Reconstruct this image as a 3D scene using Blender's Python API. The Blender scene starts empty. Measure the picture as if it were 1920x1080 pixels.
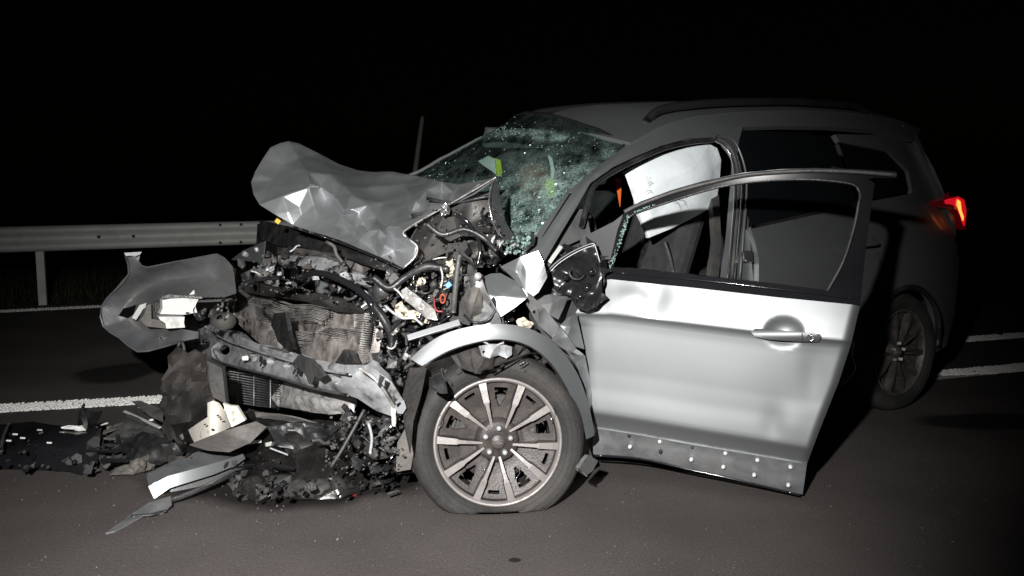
import bpy, bmesh, math, random
import numpy as np
from mathutils import Vector, Matrix, noise
from mathutils.geometry import delaunay_2d_cdt
random.seed(7); RND = random.random
def U(a, b): return a + (b - a) * random.random()
S = bpy.context.scene; COL = S.collection

# ---------------------------------------------------------------- camera, sky, light
F = 1500.0; H = 1.2; PITCH = math.atan(156 / F)
cd = bpy.data.cameras.new('camera'); cam = bpy.data.objects.new('camera', cd); COL.objects.link(cam)
cam.location = (0, 0, H); cam.rotation_euler = (math.pi / 2 - PITCH, 0, 0)
cd.sensor_width = 36; cd.lens = 36 * F / 1920; cd.clip_start = .05; cd.clip_end = 500; S.camera = cam
w_ = bpy.data.worlds.new('World'); S.world = w_; w_.use_nodes = True
nt = w_.node_tree; sky = nt.nodes.new('ShaderNodeTexSky'); sky.sky_type = 'NISHITA'; sky.sun_disc = False
sky.sun_elevation = math.radians(2); sky.sun_rotation = math.radians(200)
nt.links.new(sky.outputs[0], nt.nodes['Background'].inputs[0]); nt.nodes['Background'].inputs[1].default_value = .0002
ld = bpy.data.lights.new('hand_lamp', 'SPOT'); ld.energy = 1300; ld.color = (1, .985, .965); ld.shadow_soft_size = .035
ld.spot_size = math.radians(78); ld.spot_blend = 1.0
lamp = bpy.data.objects.new('hand_lamp', ld); COL.objects.link(lamp); lamp.location = (-.42, -.10, H + .48)
aim = Vector((-.48, 3.3, .56)) - Vector(lamp.location); lamp.rotation_euler = aim.to_track_quat('-Z', 'Y').to_euler()
S.view_settings.view_transform = 'Standard'; S.view_settings.look = 'None'; S.view_settings.exposure = 0; S.view_settings.gamma = 1
S.cycles.max_bounces = 6; S.cycles.transparent_max_bounces = 12; S.cycles.use_denoising = True
S.cycles.sample_clamp_indirect = 4

# ---------------------------------------------------------------- measuring frame of the site
CAM = Vector((0, 0, H)); FW = Vector((0, math.cos(PITCH), -math.sin(PITCH))); RT = Vector((1, 0, 0)); UPV = RT.cross(FW)
def ray(x, y): return FW + RT * ((x - 960) / F) + UPV * ((540 - y) / F)
O = Vector((-.0535, 3.1012, 0)); A = Vector((.84339, .53730, 0)); N = Vector((-.53730, .84339, 0))   # the car: rearwards, across, up
def vf(w): return float(np.interp(w, [.15, .3, .5, .8, .95, 1.02, 1.1, 1.3, 1.6, 1.8], [.07, .03, .0, -.01, .0, .03, .07, .15, .27, .4]))
DP0 = Vector((.351, 3.40, 0)); DP1 = Vector((1.322, 3.05, 0)); DE = (DP1 - DP0).normalized(); DN = Vector((DE.y, -DE.x, 0))  # open door plane, normal to the camera side
def at(x, y, m, val):
    d = ray(x, y)
    if m == 'v': t = (val - (CAM - O).dot(N)) / d.dot(N)
    elif m == 'u': t = (val - (CAM - O).dot(A)) / d.dot(A)
    elif m == 'w': t = (val - H) / d.z
    elif m == 'z': t = val / d.y
    elif m == 'd': t = ((DP0 + DN * val) - CAM).dot(DN) / d.dot(DN)
    elif m == 's':
        v = .1
        for _ in range(8):
            t = (v + val - (CAM - O).dot(N)) / d.dot(N); v = vf(H + t * d.z)
    return CAM + d * t
def car(u, v, w): return O + A * u + N * v + Vector((0, 0, w))
CM = Matrix.Translation(O) @ Matrix.Rotation(math.atan2(A.y, A.x), 4, 'Z'); CI = CM.inverted()

# ---------------------------------------------------------------- materials
def mat(name, col, rough=.5, metal=0., var=.25, vs=6., bump=.0, bs=60., dirt=None, dirt_amt=.5, ds=3., spec=.5, coat=0., rvar=.0, em=None, alpha=None):
    m = bpy.data.materials.new(name); m.use_nodes = True; t = m.node_tree; b = t.nodes['Principled BSDF']; L = t.links.new
    c = (*col, 1) if len(col) == 3 else col
    tc = t.nodes.new('ShaderNodeTexCoord'); src = tc.outputs['Object']
    def nz(scale, det=5, r=.55):
        n = t.nodes.new('ShaderNodeTexNoise'); n.inputs['Scale'].default_value = scale; n.inputs['Detail'].default_value = det; n.inputs['Roughness'].default_value = r
        L(src, n.inputs['Vector']); return n
    n1 = nz(vs); mr = t.nodes.new('ShaderNodeMapRange'); mr.inputs[1].default_value = .3; mr.inputs[2].default_value = .7
    mr.inputs[3].default_value = 1 - var; mr.inputs[4].default_value = 1 + var; L(n1.outputs[0], mr.inputs[0])
    mx = t.nodes.new('ShaderNodeVectorMath'); mx.operation = 'SCALE'; mx.inputs[0].default_value = c[:3]; L(mr.outputs[0], mx.inputs['Scale']); out = mx.outputs[0]
    if dirt:
        n2 = nz(ds, 8, .65); r2 = t.nodes.new('ShaderNodeMapRange'); r2.inputs[1].default_value = .62 - dirt_amt * .3; r2.inputs[2].default_value = .72 - dirt_amt * .1; L(n2.outputs[0], r2.inputs[0])
        mm = t.nodes.new('ShaderNodeMix'); mm.data_type = 'RGBA'; L(r2.outputs[0], mm.inputs[0]); L(out, mm.inputs[6]); mm.inputs[7].default_value = (*dirt, 1); out = mm.outputs[2]
        if metal > 0:
            im = t.nodes.new('ShaderNodeMapRange'); im.inputs[3].default_value = metal; im.inputs[4].default_value = metal * .2; L(r2.outputs[0], im.inputs[0]); L(im.outputs[0], b.inputs['Metallic'])
    L(out, b.inputs['Base Color'])
    b.inputs['Roughness'].default_value = rough
    if rvar:
        n3 = nz(vs * 2.3); r3 = t.nodes.new('ShaderNodeMapRange'); r3.inputs[1].default_value = .3; r3.inputs[2].default_value = .7
        r3.inputs[3].default_value = max(.03, rough - rvar); r3.inputs[4].default_value = rough + rvar; L(n3.outputs[0], r3.inputs[0]); L(r3.outputs[0], b.inputs['Roughness'])
    if not (dirt and metal > 0): b.inputs['Metallic'].default_value = metal
    b.inputs['Specular IOR Level'].default_value = spec; b.inputs['Coat Weight'].default_value = coat; b.inputs['Coat Roughness'].default_value = .08
    if bump:
        n4 = nz(bs, 3); bp = t.nodes.new('ShaderNodeBump'); bp.inputs['Strength'].default_value = bump; bp.inputs['Distance'].default_value = .01
        L(n4.outputs[0], bp.inputs['Height']); L(bp.outputs[0], b.inputs['Normal'])
    if em: b.inputs['Emission Color'].default_value = (*em[:3], 1); b.inputs['Emission Strength'].default_value = em[3]
    if alpha is not None: b.inputs['Alpha'].default_value = alpha
    return m
M = {}
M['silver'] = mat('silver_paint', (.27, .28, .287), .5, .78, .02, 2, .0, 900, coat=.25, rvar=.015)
M['silverdirty'] = mat('scuffed_silver_paint', (.33, .34, .355), .48, .75, .15, 9, .1, 150, dirt=(.16, .15, .14), dirt_amt=.5, ds=7, coat=.2, rvar=.1)
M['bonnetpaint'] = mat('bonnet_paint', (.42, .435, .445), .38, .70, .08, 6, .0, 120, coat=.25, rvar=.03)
M['primer'] = mat('bare_panel', (.125, .13, .137), .5, .4, .3, 10, .15, 120, dirt=(.1, .095, .09), dirt_amt=.6, ds=8)
M['galv'] = mat('galvanised', (.50, .51, .485), .6, .1, .12, 3, .05, 60, dirt=(.3, .3, .27), dirt_amt=.3, ds=1.5)
M['steel'] = mat('beam_steel', (.46, .47, .485), .45, .35, .25, 14, .2, 90, dirt=(.09, .085, .08), dirt_amt=.5, ds=12, rvar=.12)
M['alu'] = mat('aluminium', (.58, .57, .55), .35, .45, .2, 20, .25, 120, dirt=(.14, .12, .11), dirt_amt=.5, ds=14, rvar=.12)
M['core'] = mat('cooler_core', (.44, .40, .38), .5, .25, .3, 25, .5, 260, dirt=(.10, .08, .07), dirt_amt=.6, ds=9)
M['black'] = mat('black_plastic', (.018, .018, .019), .4, 0, .4, 12, .2, 90, dirt=(.05, .046, .042), dirt_amt=.4, ds=9, rvar=.15)
M['gloss'] = mat('gloss_black', (.012, .012, .014), .1, 0, .2, 5, .0)
M['mirrorblack'] = mat('scratched_black', (.013, .013, .014), .3, 0, .2, 5, .0)
M['wetblack'] = mat('wet_black_plastic', (.012, .0115, .011), .28, 0, .4, 12, .1, 60, dirt=(.03, .026, .024), dirt_amt=.4, ds=9, rvar=.1)
M['satin'] = mat('satin_black', (.016, .016, .017), .45, 0, .2, 5, .0)
M['trim'] = mat('dark_grey_plastic', (.055, .055, .055), .5, 0, .3, 14, .25, 90, dirt=(.09, .082, .075), dirt_amt=.5, ds=8, rvar=.1)
M['dust'] = mat('dusty_grey_plastic', (.085, .08, .075), .65, 0, .3, 10, .3, 70, dirt=(.14, .125, .11), dirt_amt=.5, ds=7)
M['brown'] = mat('muddy_liner', (.016, .0145, .0135), .8, 0, .4, 9, .5, 50, dirt=(.05, .043, .039), dirt_amt=.6, ds=6)
M['rubber'] = mat('tyre_rubber', (.020, .019, .018), .75, 0, .3, 7, .25, 80, dirt=(.043, .039, .036), dirt_amt=.6, ds=5)
M['rimdark'] = mat('dark_rim', (.045, .040, .038), .45, .2, .25, 14, .15, 120, dirt=(.085, .072, .066), dirt_amt=.6, ds=9)
M['rimface'] = mat('machined_rim', (.30, .278, .268), .42, .45, .12, 16, .08, 160, dirt=(.17, .15, .14), dirt_amt=.5, ds=10)
M['white'] = mat('white_foam', (.72, .72, .70), .7, 0, .06, 9, .2, 60, dirt=(.35, .33, .3), dirt_amt=.2, ds=9)
M['cream'] = mat('cream_plastic', (.64, .61, .54), .5, 0, .1, 9, .1, 60, dirt=(.2, .17, .12), dirt_amt=.12, ds=14)
M['tan'] = mat('tan_foam', (.55, .50, .39), .8, 0, .3, 30, .9, 60, dirt=(.15, .12, .08), dirt_amt=.3, ds=30)
M['orange'] = mat('orange_rubber', (.42, .08, .045), .5, 0, .2)
M['blue'] = mat('blue_plastic', (.03, .22, .62), .4, 0, .2)
M['yellow'] = mat('yellow_plastic', (.75, .42, .05), .4, 0, .1)
M['red'] = mat('red_plastic', (.22, .02, .02), .4, 0, .2)
M['chrome'] = mat('bright_metal', (.75, .75, .76), .18, .95, .08, 20, .1, 150, rvar=.06)
M['fabric'] = mat('seat_fabric', (.035, .035, .038), .9, 0, .3, 20, .4, 300)
M['airbag'] = mat('airbag_fabric', (.82, .88, .90), .8, 0, .05, 5, .2, 14, dirt=(.5, .53, .54), dirt_amt=.25, ds=7)
M['hiviz'] = mat('high_visibility_cloth', (.50, .62, .03), .7, 0, .2, 10, .3, 60)
M['retro'] = mat('reflective_tape', (.9, .92, .88), .35, .3, .05, em=None)
M['orangeviz'] = mat('orange_cloth', (.70, .14, .02), .7, 0, .2)
M['skin'] = mat('brown_leather', (.14, .075, .055), .6, 0, .3, 12, .2, 50)
M['glow'] = mat('red_lens', (.5, .01, .015), .15, 0, .1, em=(1, .01, .03, .55))
M['glowdim'] = mat('dim_red_lens', (.25, .004, .01), .15, 0, .1, em=(1, .01, .03, .02))
M['glowhot'] = mat('lit_filament', (1, .3, .1), .2, 0, 0, em=(1, .27, .04, 2.6))
M['pole'] = mat('dull_pole', (.05, .05, .05), .7, .2, .2)

def asphalt():
    m = bpy.data.materials.new('asphalt'); m.use_nodes = True; t = m.node_tree; b = t.nodes['Principled BSDF']; L = t.links.new
    tc = t.nodes.new('ShaderNodeTexCoord'); g = t.nodes.new('ShaderNodeTexNoise'); g.inputs['Scale'].default_value = 95; g.inputs['Detail'].default_value = 8; g.inputs['Roughness'].default_value = .75
    L(tc.outputs['Object'], g.inputs['Vector'])
    g2 = t.nodes.new('ShaderNodeTexNoise'); g2.inputs['Scale'].default_value = 1.3; g2.inputs['Detail'].default_value = 8; L(tc.outputs['Object'], g2.inputs['Vector'])
    g3 = t.nodes.new('ShaderNodeTexVoronoi'); g3.inputs['Scale'].default_value = 170; L(tc.outputs['Object'], g3.inputs['Vector'])
    r = t.nodes.new('ShaderNodeValToRGB'); r.color_ramp.elements[0].position = .3; r.color_ramp.elements[0].color = (.048, .041, .038, 1)
    r.color_ramp.elements[1].position = .75; r.color_ramp.elements[1].color = (.118, .105, .100, 1); L(g.outputs[0], r.inputs[0])
    r2 = t.nodes.new('ShaderNodeMapRange'); r2.inputs[1].default_value = .3; r2.inputs[2].default_value = .7; r2.inputs[3].default_value = .72; r2.inputs[4].default_value = 1.25; L(g2.outputs[0], r2.inputs[0])
    mx = t.nodes.new('ShaderNodeVectorMath'); mx.operation = 'SCALE'; L(r.outputs[0], mx.inputs[0]); L(r2.outputs[0], mx.inputs['Scale'])
    # pale grit: a few stones of the aggregate
    sp = t.nodes.new('ShaderNodeMapRange'); sp.inputs[1].default_value = .955; sp.inputs[2].default_value = .97; L(g3.outputs['Color'], sp.inputs[0])
    mm = t.nodes.new('ShaderNodeMix'); mm.data_type = 'RGBA'; L(sp.outputs[0], mm.inputs[0]); L(mx.outputs[0], mm.inputs[6]); mm.inputs[7].default_value = (.15, .14, .13, 1)
    # dark patches on the road, spilled oil and coolant among them
    last = mm.outputs[2]; wetf = None
    sep = tc.outputs['Object']
    for (cx, cy, rx, ry) in DARK_PATCHES:
        mp = t.nodes.new('ShaderNodeMapping'); mp.inputs['Location'].default_value = (-cx / rx, -cy / ry, 0); mp.inputs['Scale'].default_value = (1 / rx, 1 / ry, 0); L(sep, mp.inputs['Vector'])
        nd = t.nodes.new('ShaderNodeVectorMath'); nd.operation = 'LENGTH'; L(mp.outputs[0], nd.inputs[0])
        ad = t.nodes.new('ShaderNodeMath'); ad.operation = 'MULTIPLY_ADD'; L(g2.outputs[0], ad.inputs[0]); ad.inputs[1].default_value = 1.6; ad.inputs[2].default_value = -.8
        a2 = t.nodes.new('ShaderNodeMath'); a2.operation = 'ADD'; L(nd.outputs['Value'], a2.inputs[0]); L(ad.outputs[0], a2.inputs[1])
        mk = t.nodes.new('ShaderNodeMapRange'); mk.inputs[1].default_value = .8; mk.inputs[2].default_value = 1.1; mk.inputs[3].default_value = 1; mk.inputs[4].default_value = 0; L(a2.outputs[0], mk.inputs[0])
        mo = t.nodes.new('ShaderNodeMix'); mo.data_type = 'RGBA'; L(mk.outputs[0], mo.inputs[0]); L(last, mo.inputs[6]); mo.inputs[7].default_value = (.012, .010, .009, 1); last = mo.outputs[2]
    L(last, b.inputs['Base Color']); b.inputs['Roughness'].default_value = .8; b.inputs['Specular IOR Level'].default_value = .3
    bp = t.nodes.new('ShaderNodeBump'); bp.inputs['Strength'].default_value = .5; bp.inputs['Distance'].default_value = .004; L(g3.outputs['Distance'], bp.inputs['Height']); L(bp.outputs[0], b.inputs['Normal'])
    return m
def gp(x, y): p = at(x, y, 'w', 0); return p
q1 = gp(225, 700); q2 = gp(1900, 790); q3 = gp(560, 880); q4 = gp(130, 850)
DARK_PATCHES = [(q1.x, q1.y, .28, .35), (q2.x, q2.y, .5, .16), (q3.x, q3.y, .7, .5), (gp(965, 1050).x, gp(965, 1050).y, .022, .018)]
M['asphalt'] = asphalt()
def paintmat():
    m = bpy.data.materials.new('road_paint'); m.use_nodes = True; t = m.node_tree; b = t.nodes['Principled BSDF']; L = t.links.new
    tc = t.nodes.new('ShaderNodeTexCoord'); g = t.nodes.new('ShaderNodeTexNoise'); g.inputs['Scale'].default_value = 70; g.inputs['Detail'].default_value = 6; g.inputs['Roughness'].default_value = .7; L(tc.outputs['Object'], g.inputs['Vector'])
    r = t.nodes.new('ShaderNodeValToRGB'); r.color_ramp.elements[0].position = .33; r.color_ramp.elements[0].color = (.07, .065, .06, 1)
    r.color_ramp.elements[1].position = .44; r.color_ramp.elements[1].color = (.66, .64, .60, 1); L(g.outputs[0], r.inputs[0]); L(r.outputs[0], b.inputs['Base Color']); b.inputs['Roughness'].default_value = .7
    return m
M['paint'] = paintmat()
def glassmat(name, crack, tint=(.55, .74, .68)):
    m = bpy.data.materials.new(name); m.use_nodes = True; t = m.node_tree; L = t.links.new
    for n in list(t.nodes): t.nodes.remove(n)
    out = t.nodes.new('ShaderNodeOutputMaterial'); tr = t.nodes.new('ShaderNodeBsdfTransparent'); tr.inputs[0].default_value = (*tint, 1)
    gl = t.nodes.new('ShaderNodeBsdfGlossy'); gl.inputs['Roughness'].default_value = .06; gl.inputs[0].default_value = (.8, 1, .92, 1)
    fr = t.nodes.new('ShaderNodeValue'); fr.outputs[0].default_value = .07
    m1 = t.nodes.new('ShaderNodeMixShader'); L(fr.outputs[0], m1.inputs[0]); L(tr.outputs[0], m1.inputs[1]); L(gl.outputs[0], m1.inputs[2]); res = m1.outputs[0]
    if crack:
        tc = t.nodes.new('ShaderNodeTexCoord'); at_ = t.nodes.new('ShaderNodeAttribute'); at_.attribute_name = 'crack'
        nz = t.nodes.new('ShaderNodeTexNoise'); nz.inputs['Scale'].default_value = 7; nz.inputs['Detail'].default_value = 4; L(tc.outputs['Object'], nz.inputs['Vector'])
        wv = t.nodes.new('ShaderNodeMix'); wv.data_type = 'VECTOR'; wv.inputs[0].default_value = .04; L(tc.outputs['Object'], wv.inputs[4]); L(nz.outputs['Color'], wv.inputs[5])
        tot = None
        for sc, w0 in ((26, .055), (60, .09), (140, .16)):
            v = t.nodes.new('ShaderNodeTexVoronoi'); v.feature = 'DISTANCE_TO_EDGE'; v.inputs['Scale'].default_value = sc; L(wv.outputs[1], v.inputs['Vector'])
            r = t.nodes.new('ShaderNodeMapRange'); r.inputs[1].default_value = 0; r.inputs[2].default_value = w0; r.inputs[3].default_value = 1; r.inputs[4].default_value = 0; L(v.outputs['Distance'], r.inputs[0])
            if tot is None: tot = r.outputs[0]
            else:
                a = t.nodes.new('ShaderNodeMath'); a.operation = 'MAXIMUM'; L(tot, a.inputs[0]); L(r.outputs[0], a.inputs[1]); tot = a.outputs[0]
        mu = t.nodes.new('ShaderNodeMath'); mu.operation = 'MULTIPLY'; L(tot, mu.inputs[0]); L(at_.outputs['Fac'], mu.inputs[1])
        n2 = t.nodes.new('ShaderNodeTexNoise'); n2.inputs['Scale'].default_value = 16; n2.inputs['Detail'].default_value = 6; L(tc.outputs['Object'], n2.inputs['Vector'])
        r2 = t.nodes.new('ShaderNodeMapRange'); r2.inputs[1].default_value = .30; r2.inputs[2].default_value = .62; L(n2.outputs[0], r2.inputs[0])
        m_ = t.nodes.new('ShaderNodeMath'); m_.operation = 'MULTIPLY'; L(mu.outputs[0], m_.inputs[0]); L(r2.outputs[0], m_.inputs[1])
        df = t.nodes.new('ShaderNodeBsdfPrincipled'); df.inputs['Base Color'].default_value = (.32, .45, .41, 1); df.inputs['Roughness'].default_value = .25
        m2 = t.nodes.new('ShaderNodeMixShader'); L(m_.outputs[0], m2.inputs[0]); L(res, m2.inputs[1]); L(df.outputs[0], m2.inputs[2]); res = m2.outputs[0]
        # fractured cells turn every way: each glints by its own tilt
        vc = t.nodes.new('ShaderNodeTexVoronoi'); vc.inputs['Scale'].default_value = 120; L(tc.outputs['Object'], vc.inputs['Vector'])
        sb = t.nodes.new('ShaderNodeVectorMath'); sb.operation = 'SUBTRACT'; L(vc.outputs['Color'], sb.inputs[0]); sb.inputs[1].default_value = (.5, .5, .5)
        ge = t.nodes.new('ShaderNodeNewGeometry'); ml = t.nodes.new('ShaderNodeVectorMath'); ml.operation = 'MULTIPLY_ADD'; L(sb.outputs[0], ml.inputs[0]); ml.inputs[1].default_value = (2.2, 2.2, 2.2); L(ge.outputs['Normal'], ml.inputs[2])
        nn = t.nodes.new('ShaderNodeVectorMath'); nn.operation = 'NORMALIZE'; L(ml.outputs[0], nn.inputs[0])
        g3 = t.nodes.new('ShaderNodeBsdfGlossy'); g3.inputs['Roughness'].default_value = .14; g3.inputs[0].default_value = (.75, 1, .93, 1); L(nn.outputs[0], g3.inputs['Normal'])
        mm = t.nodes.new('ShaderNodeMath'); mm.operation = 'MULTIPLY'; mm.inputs[1].default_value = .10; L(at_.outputs['Fac'], mm.inputs[0])
        m3 = t.nodes.new('ShaderNodeMixShader'); L(mm.outputs[0], m3.inputs[0]); L(res, m3.inputs[1]); L(g3.outputs[0], m3.inputs[2]); res = m3.outputs[0]
    L(res, out.inputs[0]); return m
M['screen'] = glassmat('shattered_glass', True, (.66, .80, .75)); M['crumb'] = mat('glass_crumb', (.26, .38, .35), .1, 0, .2, spec=.9, coat=.6)
M['sideglass'] = mat('tinted_glass', (.006, .007, .008), .05, 0, .1, coat=.3)

# ---------------------------------------------------------------- mesh helpers
def link(name, me, m, parent=None, smooth=False):
    o = bpy.data.objects.new(name, me); COL.objects.link(o)
    for k in (m if isinstance(m, (list, tuple)) else [m]): me.materials.append(M[k] if isinstance(k, str) else k)
    if parent is not None: o.parent = parent
    if smooth: me.polygons.foreach_set('use_smooth', [True] * len(me.polygons))
    return o
def mesh(name, vs, fs, m, parent=None, smooth=False, world=True, mi=None, th=0, off=-1, bevel=0, kind=None):
    """vs in world metres; children of the car are stored in the car's own frame"""
    if parent is not None and world: vs = [CI @ Vector(v) for v in vs] if INCAR(parent) else [Vector(v) - ORG[parent.name] for v in vs]
    me = bpy.data.meshes.new(name); me.from_pydata([tuple(v) for v in vs], [], fs); me.update()
    o = link(name, me, m, parent, smooth)
    if mi: me.polygons.foreach_set('material_index', mi)
    if th: md = o.modifiers.new('solid', 'SOLIDIFY'); md.thickness = th; md.offset = off; md.use_even_offset = False
    if th and smooth: md = o.modifiers.new('split', 'EDGE_SPLIT'); md.split_angle = math.radians(50)
    if bevel: md = o.modifiers.new('bevel', 'BEVEL'); md.width = bevel; md.segments = 2; md.limit_method = 'ANGLE'; md.angle_limit = math.radians(40)
    if kind: o['kind'] = kind
    return o
CARSET = set(); ORG = {}
def INCAR(o):
    while o is not None:
        if o.name in CARSET: return True
        o = o.parent
    return False
def root(name, loc, label, cat, group=None, rz=0):
    e = bpy.data.objects.new(name, None); COL.objects.link(e); e.location = loc; e.empty_display_size = .1
    e['label'] = label; e['category'] = cat
    if group: e['group'] = group
    ORG[e.name] = Vector(loc); return e
def tag(o, label, cat, group=None):
    o['label'] = label; o['category'] = cat
    if group: o['group'] = group
    # put the origin at the base of the thing
    me = o.data; vs = np.empty(len(me.vertices) * 3); me.vertices.foreach_get('co', vs); vs = vs.reshape(-1, 3)
    c = np.array([(vs[:, 0].min() + vs[:, 0].max()) / 2, (vs[:, 1].min() + vs[:, 1].max()) / 2, vs[:, 2].min()]); vs -= c
    me.vertices.foreach_set('co', vs.ravel()); o.location = c; ORG[o.name] = Vector(c); return o
def inside(p, poly):
    x, y = p; c = False; j = len(poly) - 1
    for i in range(len(poly)):
        xi, yi = poly[i]; xj, yj = poly[j]
        if (yi > y) != (yj > y) and x < (xj - xi) * (y - yi) / (yj - yi + 1e-12) + xi: c = not c
        j = i
    return c
def cdt(outline, holes, inner):
    vs = []; es = []
    for lp in [outline] + holes:
        s = len(vs); vs += [Vector(p) for p in lp]; es += [(s + i, s + (i + 1) % len(lp)) for i in range(len(lp))]
    vs += [Vector(p) for p in inner]
    r = delaunay_2d_cdt(vs, es, [], 0, 1e-5); V = [tuple(v) for v in r[0]]; T = []; orig = r[3]
    for f in r[2]:
        c = (sum(V[i][0] for i in f) / 3, sum(V[i][1] for i in f) / 3)
        if inside(c, outline) and not any(inside(c, h) for h in holes): T.append(tuple(f))
    return V, T, orig
def densify(lp, g):
    out = []
    for i in range(len(lp)):
        a = lp[i]; b = lp[(i + 1) % len(lp)]; n = max(1, int(math.hypot(b[0] - a[0], b[1] - a[1]) / g))
        out += [(a[0] + (b[0] - a[0]) * k / n, a[1] + (b[1] - a[1]) * k / n) for k in range(n)]
    return out
def panel(name, outline, f3, m, parent=None, holes=(), g=.08, th=.01, smooth=True, bevel=0, kind=None, off=-1):
    """flat 2-D outline with holes, filled with a grid and mapped to a curved surface"""
    ol = densify(outline, g); hs = [densify(h, g) for h in holes]
    xs = [p[0] for p in ol]; ys = [p[1] for p in ol]; inn = []
    x = min(xs) + g * .5
    while x < max(xs):
        y = min(ys) + g * .5
        while y < max(ys):
            if inside((x, y), ol) and not any(inside((x, y), h) for h in hs): inn.append((x, y))
            y += g
        x += g
    V, T, _ = cdt(ol, hs, inn); P = [f3(*p) for p in V]
    return mesh(name, P, orient(P, T), m, parent, smooth, th=th, bevel=bevel, kind=kind, off=off)
def orient(P, T):
    """front faces look back to the site's camera side"""
    s = 0
    for t in T[:400]:
        a, b, c = (Vector(P[i]) for i in t[:3]); s += (b - a).cross(c - a).dot(CAM - a)
    return [tuple(reversed(t)) for t in T] if s < 0 else T
def disc(cx, cy, r, n=14, ry=None): return [(cx + r * math.cos(2 * math.pi * i / n), cy + (ry or r) * math.sin(2 * math.pi * i / n)) for i in range(n)]
def sheet(name, pts, m, parent=None, mode='v', inner=(), holes=(), th=.004, sub=3, sm=1, amp=.0, fr=6., seed=0, smooth=True, kind=None, ridged=False, off=-1, soft=0):
    """crumpled sheet: outline and inner control points (x, y, depth[, mode]) triangulated, subdivided, softened"""
    ol = [(p[0], p[1]) for p in pts]; hl = [[(p[0], p[1]) for p in h] for h in holes]; allp = list(pts) + [p for h in holes for p in h] + list(inner)
    V, T, orig = cdt(ol, hl, [(p[0], p[1]) for p in inner]); P = []
    for i, v in enumerate(V):
        if orig[i]: p = allp[orig[i][0]]; P.append(at(p[0], p[1], p[3] if len(p) > 3 else mode, p[2]))
        else: P.append(at(v[0], v[1], mode, pts[0][2]))
    T = orient(P, T)
    bm = bmesh.new(); bv = [bm.verts.new(p) for p in P]
    for t in T:
        try: bm.faces.new([bv[i] for i in t])
        except ValueError: pass
    for k in range(sub):
        bmesh.ops.subdivide_edges(bm, edges=bm.edges[:], cuts=1, use_grid_fill=True)
        if k < sm: bmesh.ops.smooth_vert(bm, verts=[v for v in bm.verts if not v.is_boundary], factor=.5, use_axis_x=True, use_axis_y=True, use_axis_z=True)
    for _ in range(soft): bmesh.ops.smooth_vert(bm, verts=[v for v in bm.verts if not v.is_boundary], factor=.5, use_axis_x=True, use_axis_y=True, use_axis_z=True)
    if amp:
        bm.normal_update()
        for v in bm.verts:
            q = v.co * fr + Vector((seed * 7.3, seed * 3.1, seed)); h = noise.noise(q)
            if ridged: h = 1 - 2.4 * abs(h) + .4 * noise.noise(q * 2.7)
            v.co += v.normal * (amp * h * (.35 if v.is_boundary else 1))
    vs = [v.co.copy() for v in bm.verts]; bm.verts.index_update(); fs = [tuple(v.index for v in f.verts) for f in bm.faces]; bm.free()
    return mesh(name, vs, fs, m, parent, smooth, th=th, kind=kind, off=off)
def tubev(pts, r, n=6, closed=False):
    P = [Vector(p) for p in pts]; vs = []; fs = []; up = Vector((.3, .2, 1)).normalized(); m = len(P)
    for i, p in enumerate(P):
        t = (P[(i + 1) % m] - P[i - 1]) if closed else (P[min(i + 1, m - 1)] - P[max(i - 1, 0)])
        t = t.normalized() if t.length > 1e-9 else Vector((1, 0, 0)); s = t.cross(up)
        if s.length < .05: s = t.cross(Vector((1, 0, 0)))
        s.normalize(); b = s.cross(t); rr = r[i] if isinstance(r, (list, tuple)) else r
        vs += [p + s * (rr * math.cos(2 * math.pi * k / n)) + b * (rr * math.sin(2 * math.pi * k / n)) for k in range(n)]
    for i in range(m if closed else m - 1):
        j = (i + 1) % m
        fs += [(i * n + k, j * n + k, j * n + (k + 1) % n, i * n + (k + 1) % n) for k in range(n)]
    if not closed: fs += [tuple(reversed(range(n))), tuple((m - 1) * n + k for k in range(n))]
    return vs, fs
def spline(pts, n=5):
    P = [Vector(p) for p in pts]; P = [P[0] * 2 - P[1]] + P + [P[-1] * 2 - P[-2]]; out = []
    for i in range(1, len(P) - 2):
        a, b, c, d = P[i - 1:i + 3]
        for k in range(n):
            t = k / n; out.append(.5 * ((2 * b) + (c - a) * t + (2 * a - 5 * b + 4 * c - d) * t * t + (3 * b - a - 3 * c + d) * t ** 3))
    out.append(P[-2]); return out
def tube(name, pts, r, m, parent=None, sp=5, n=7, kind=None):
    vs, fs = tubev(spline(pts, sp) if sp else pts, r, n); return mesh(name, vs, fs, m, parent, True, kind=kind)
def boxv(c, ax, hs):
    """c centre, ax three axes, hs half sizes"""
    vs = [c + ax[0] * (sx * hs[0]) + ax[1] * (sy * hs[1]) + ax[2] * (sz * hs[2]) for sx in (-1, 1) for sy in (-1, 1) for sz in (-1, 1)]
    return vs, [(0, 1, 3, 2), (4, 6, 7, 5), (0, 4, 5, 1), (2, 3, 7, 6), (0, 2, 6, 4), (1, 5, 7, 3)]
WX = (Vector((1, 0, 0)), Vector((0, 1, 0)), Vector((0, 0, 1))); CX = (A, N, Vector((0, 0, 1)))
def box(name, c, ax, hs, m, parent=None, bevel=.004, kind=None):
    vs, fs = boxv(Vector(c), ax, hs); return mesh(name, vs, fs, m, parent, bevel=bevel, kind=kind)
def rax():
    q = Vector((U(-1, 1), U(-1, 1), U(-1, 1))).normalized(); r = q.orthogonal().normalized(); return (q, r, q.cross(r))
def bar(name, p, q, wd, tk, m, parent=None, up=None, bevel=.002):
    p = Vector(p); q = Vector(q); e = (q - p); L = e.length; e.normalize(); up = Vector(up) if up else Vector((0, -1, .2)); s = e.cross(up).normalized(); n = s.cross(e)
    return box(name, (p + q) / 2, (e, s, n), (L / 2, wd / 2, tk / 2), m, parent, bevel)
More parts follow.
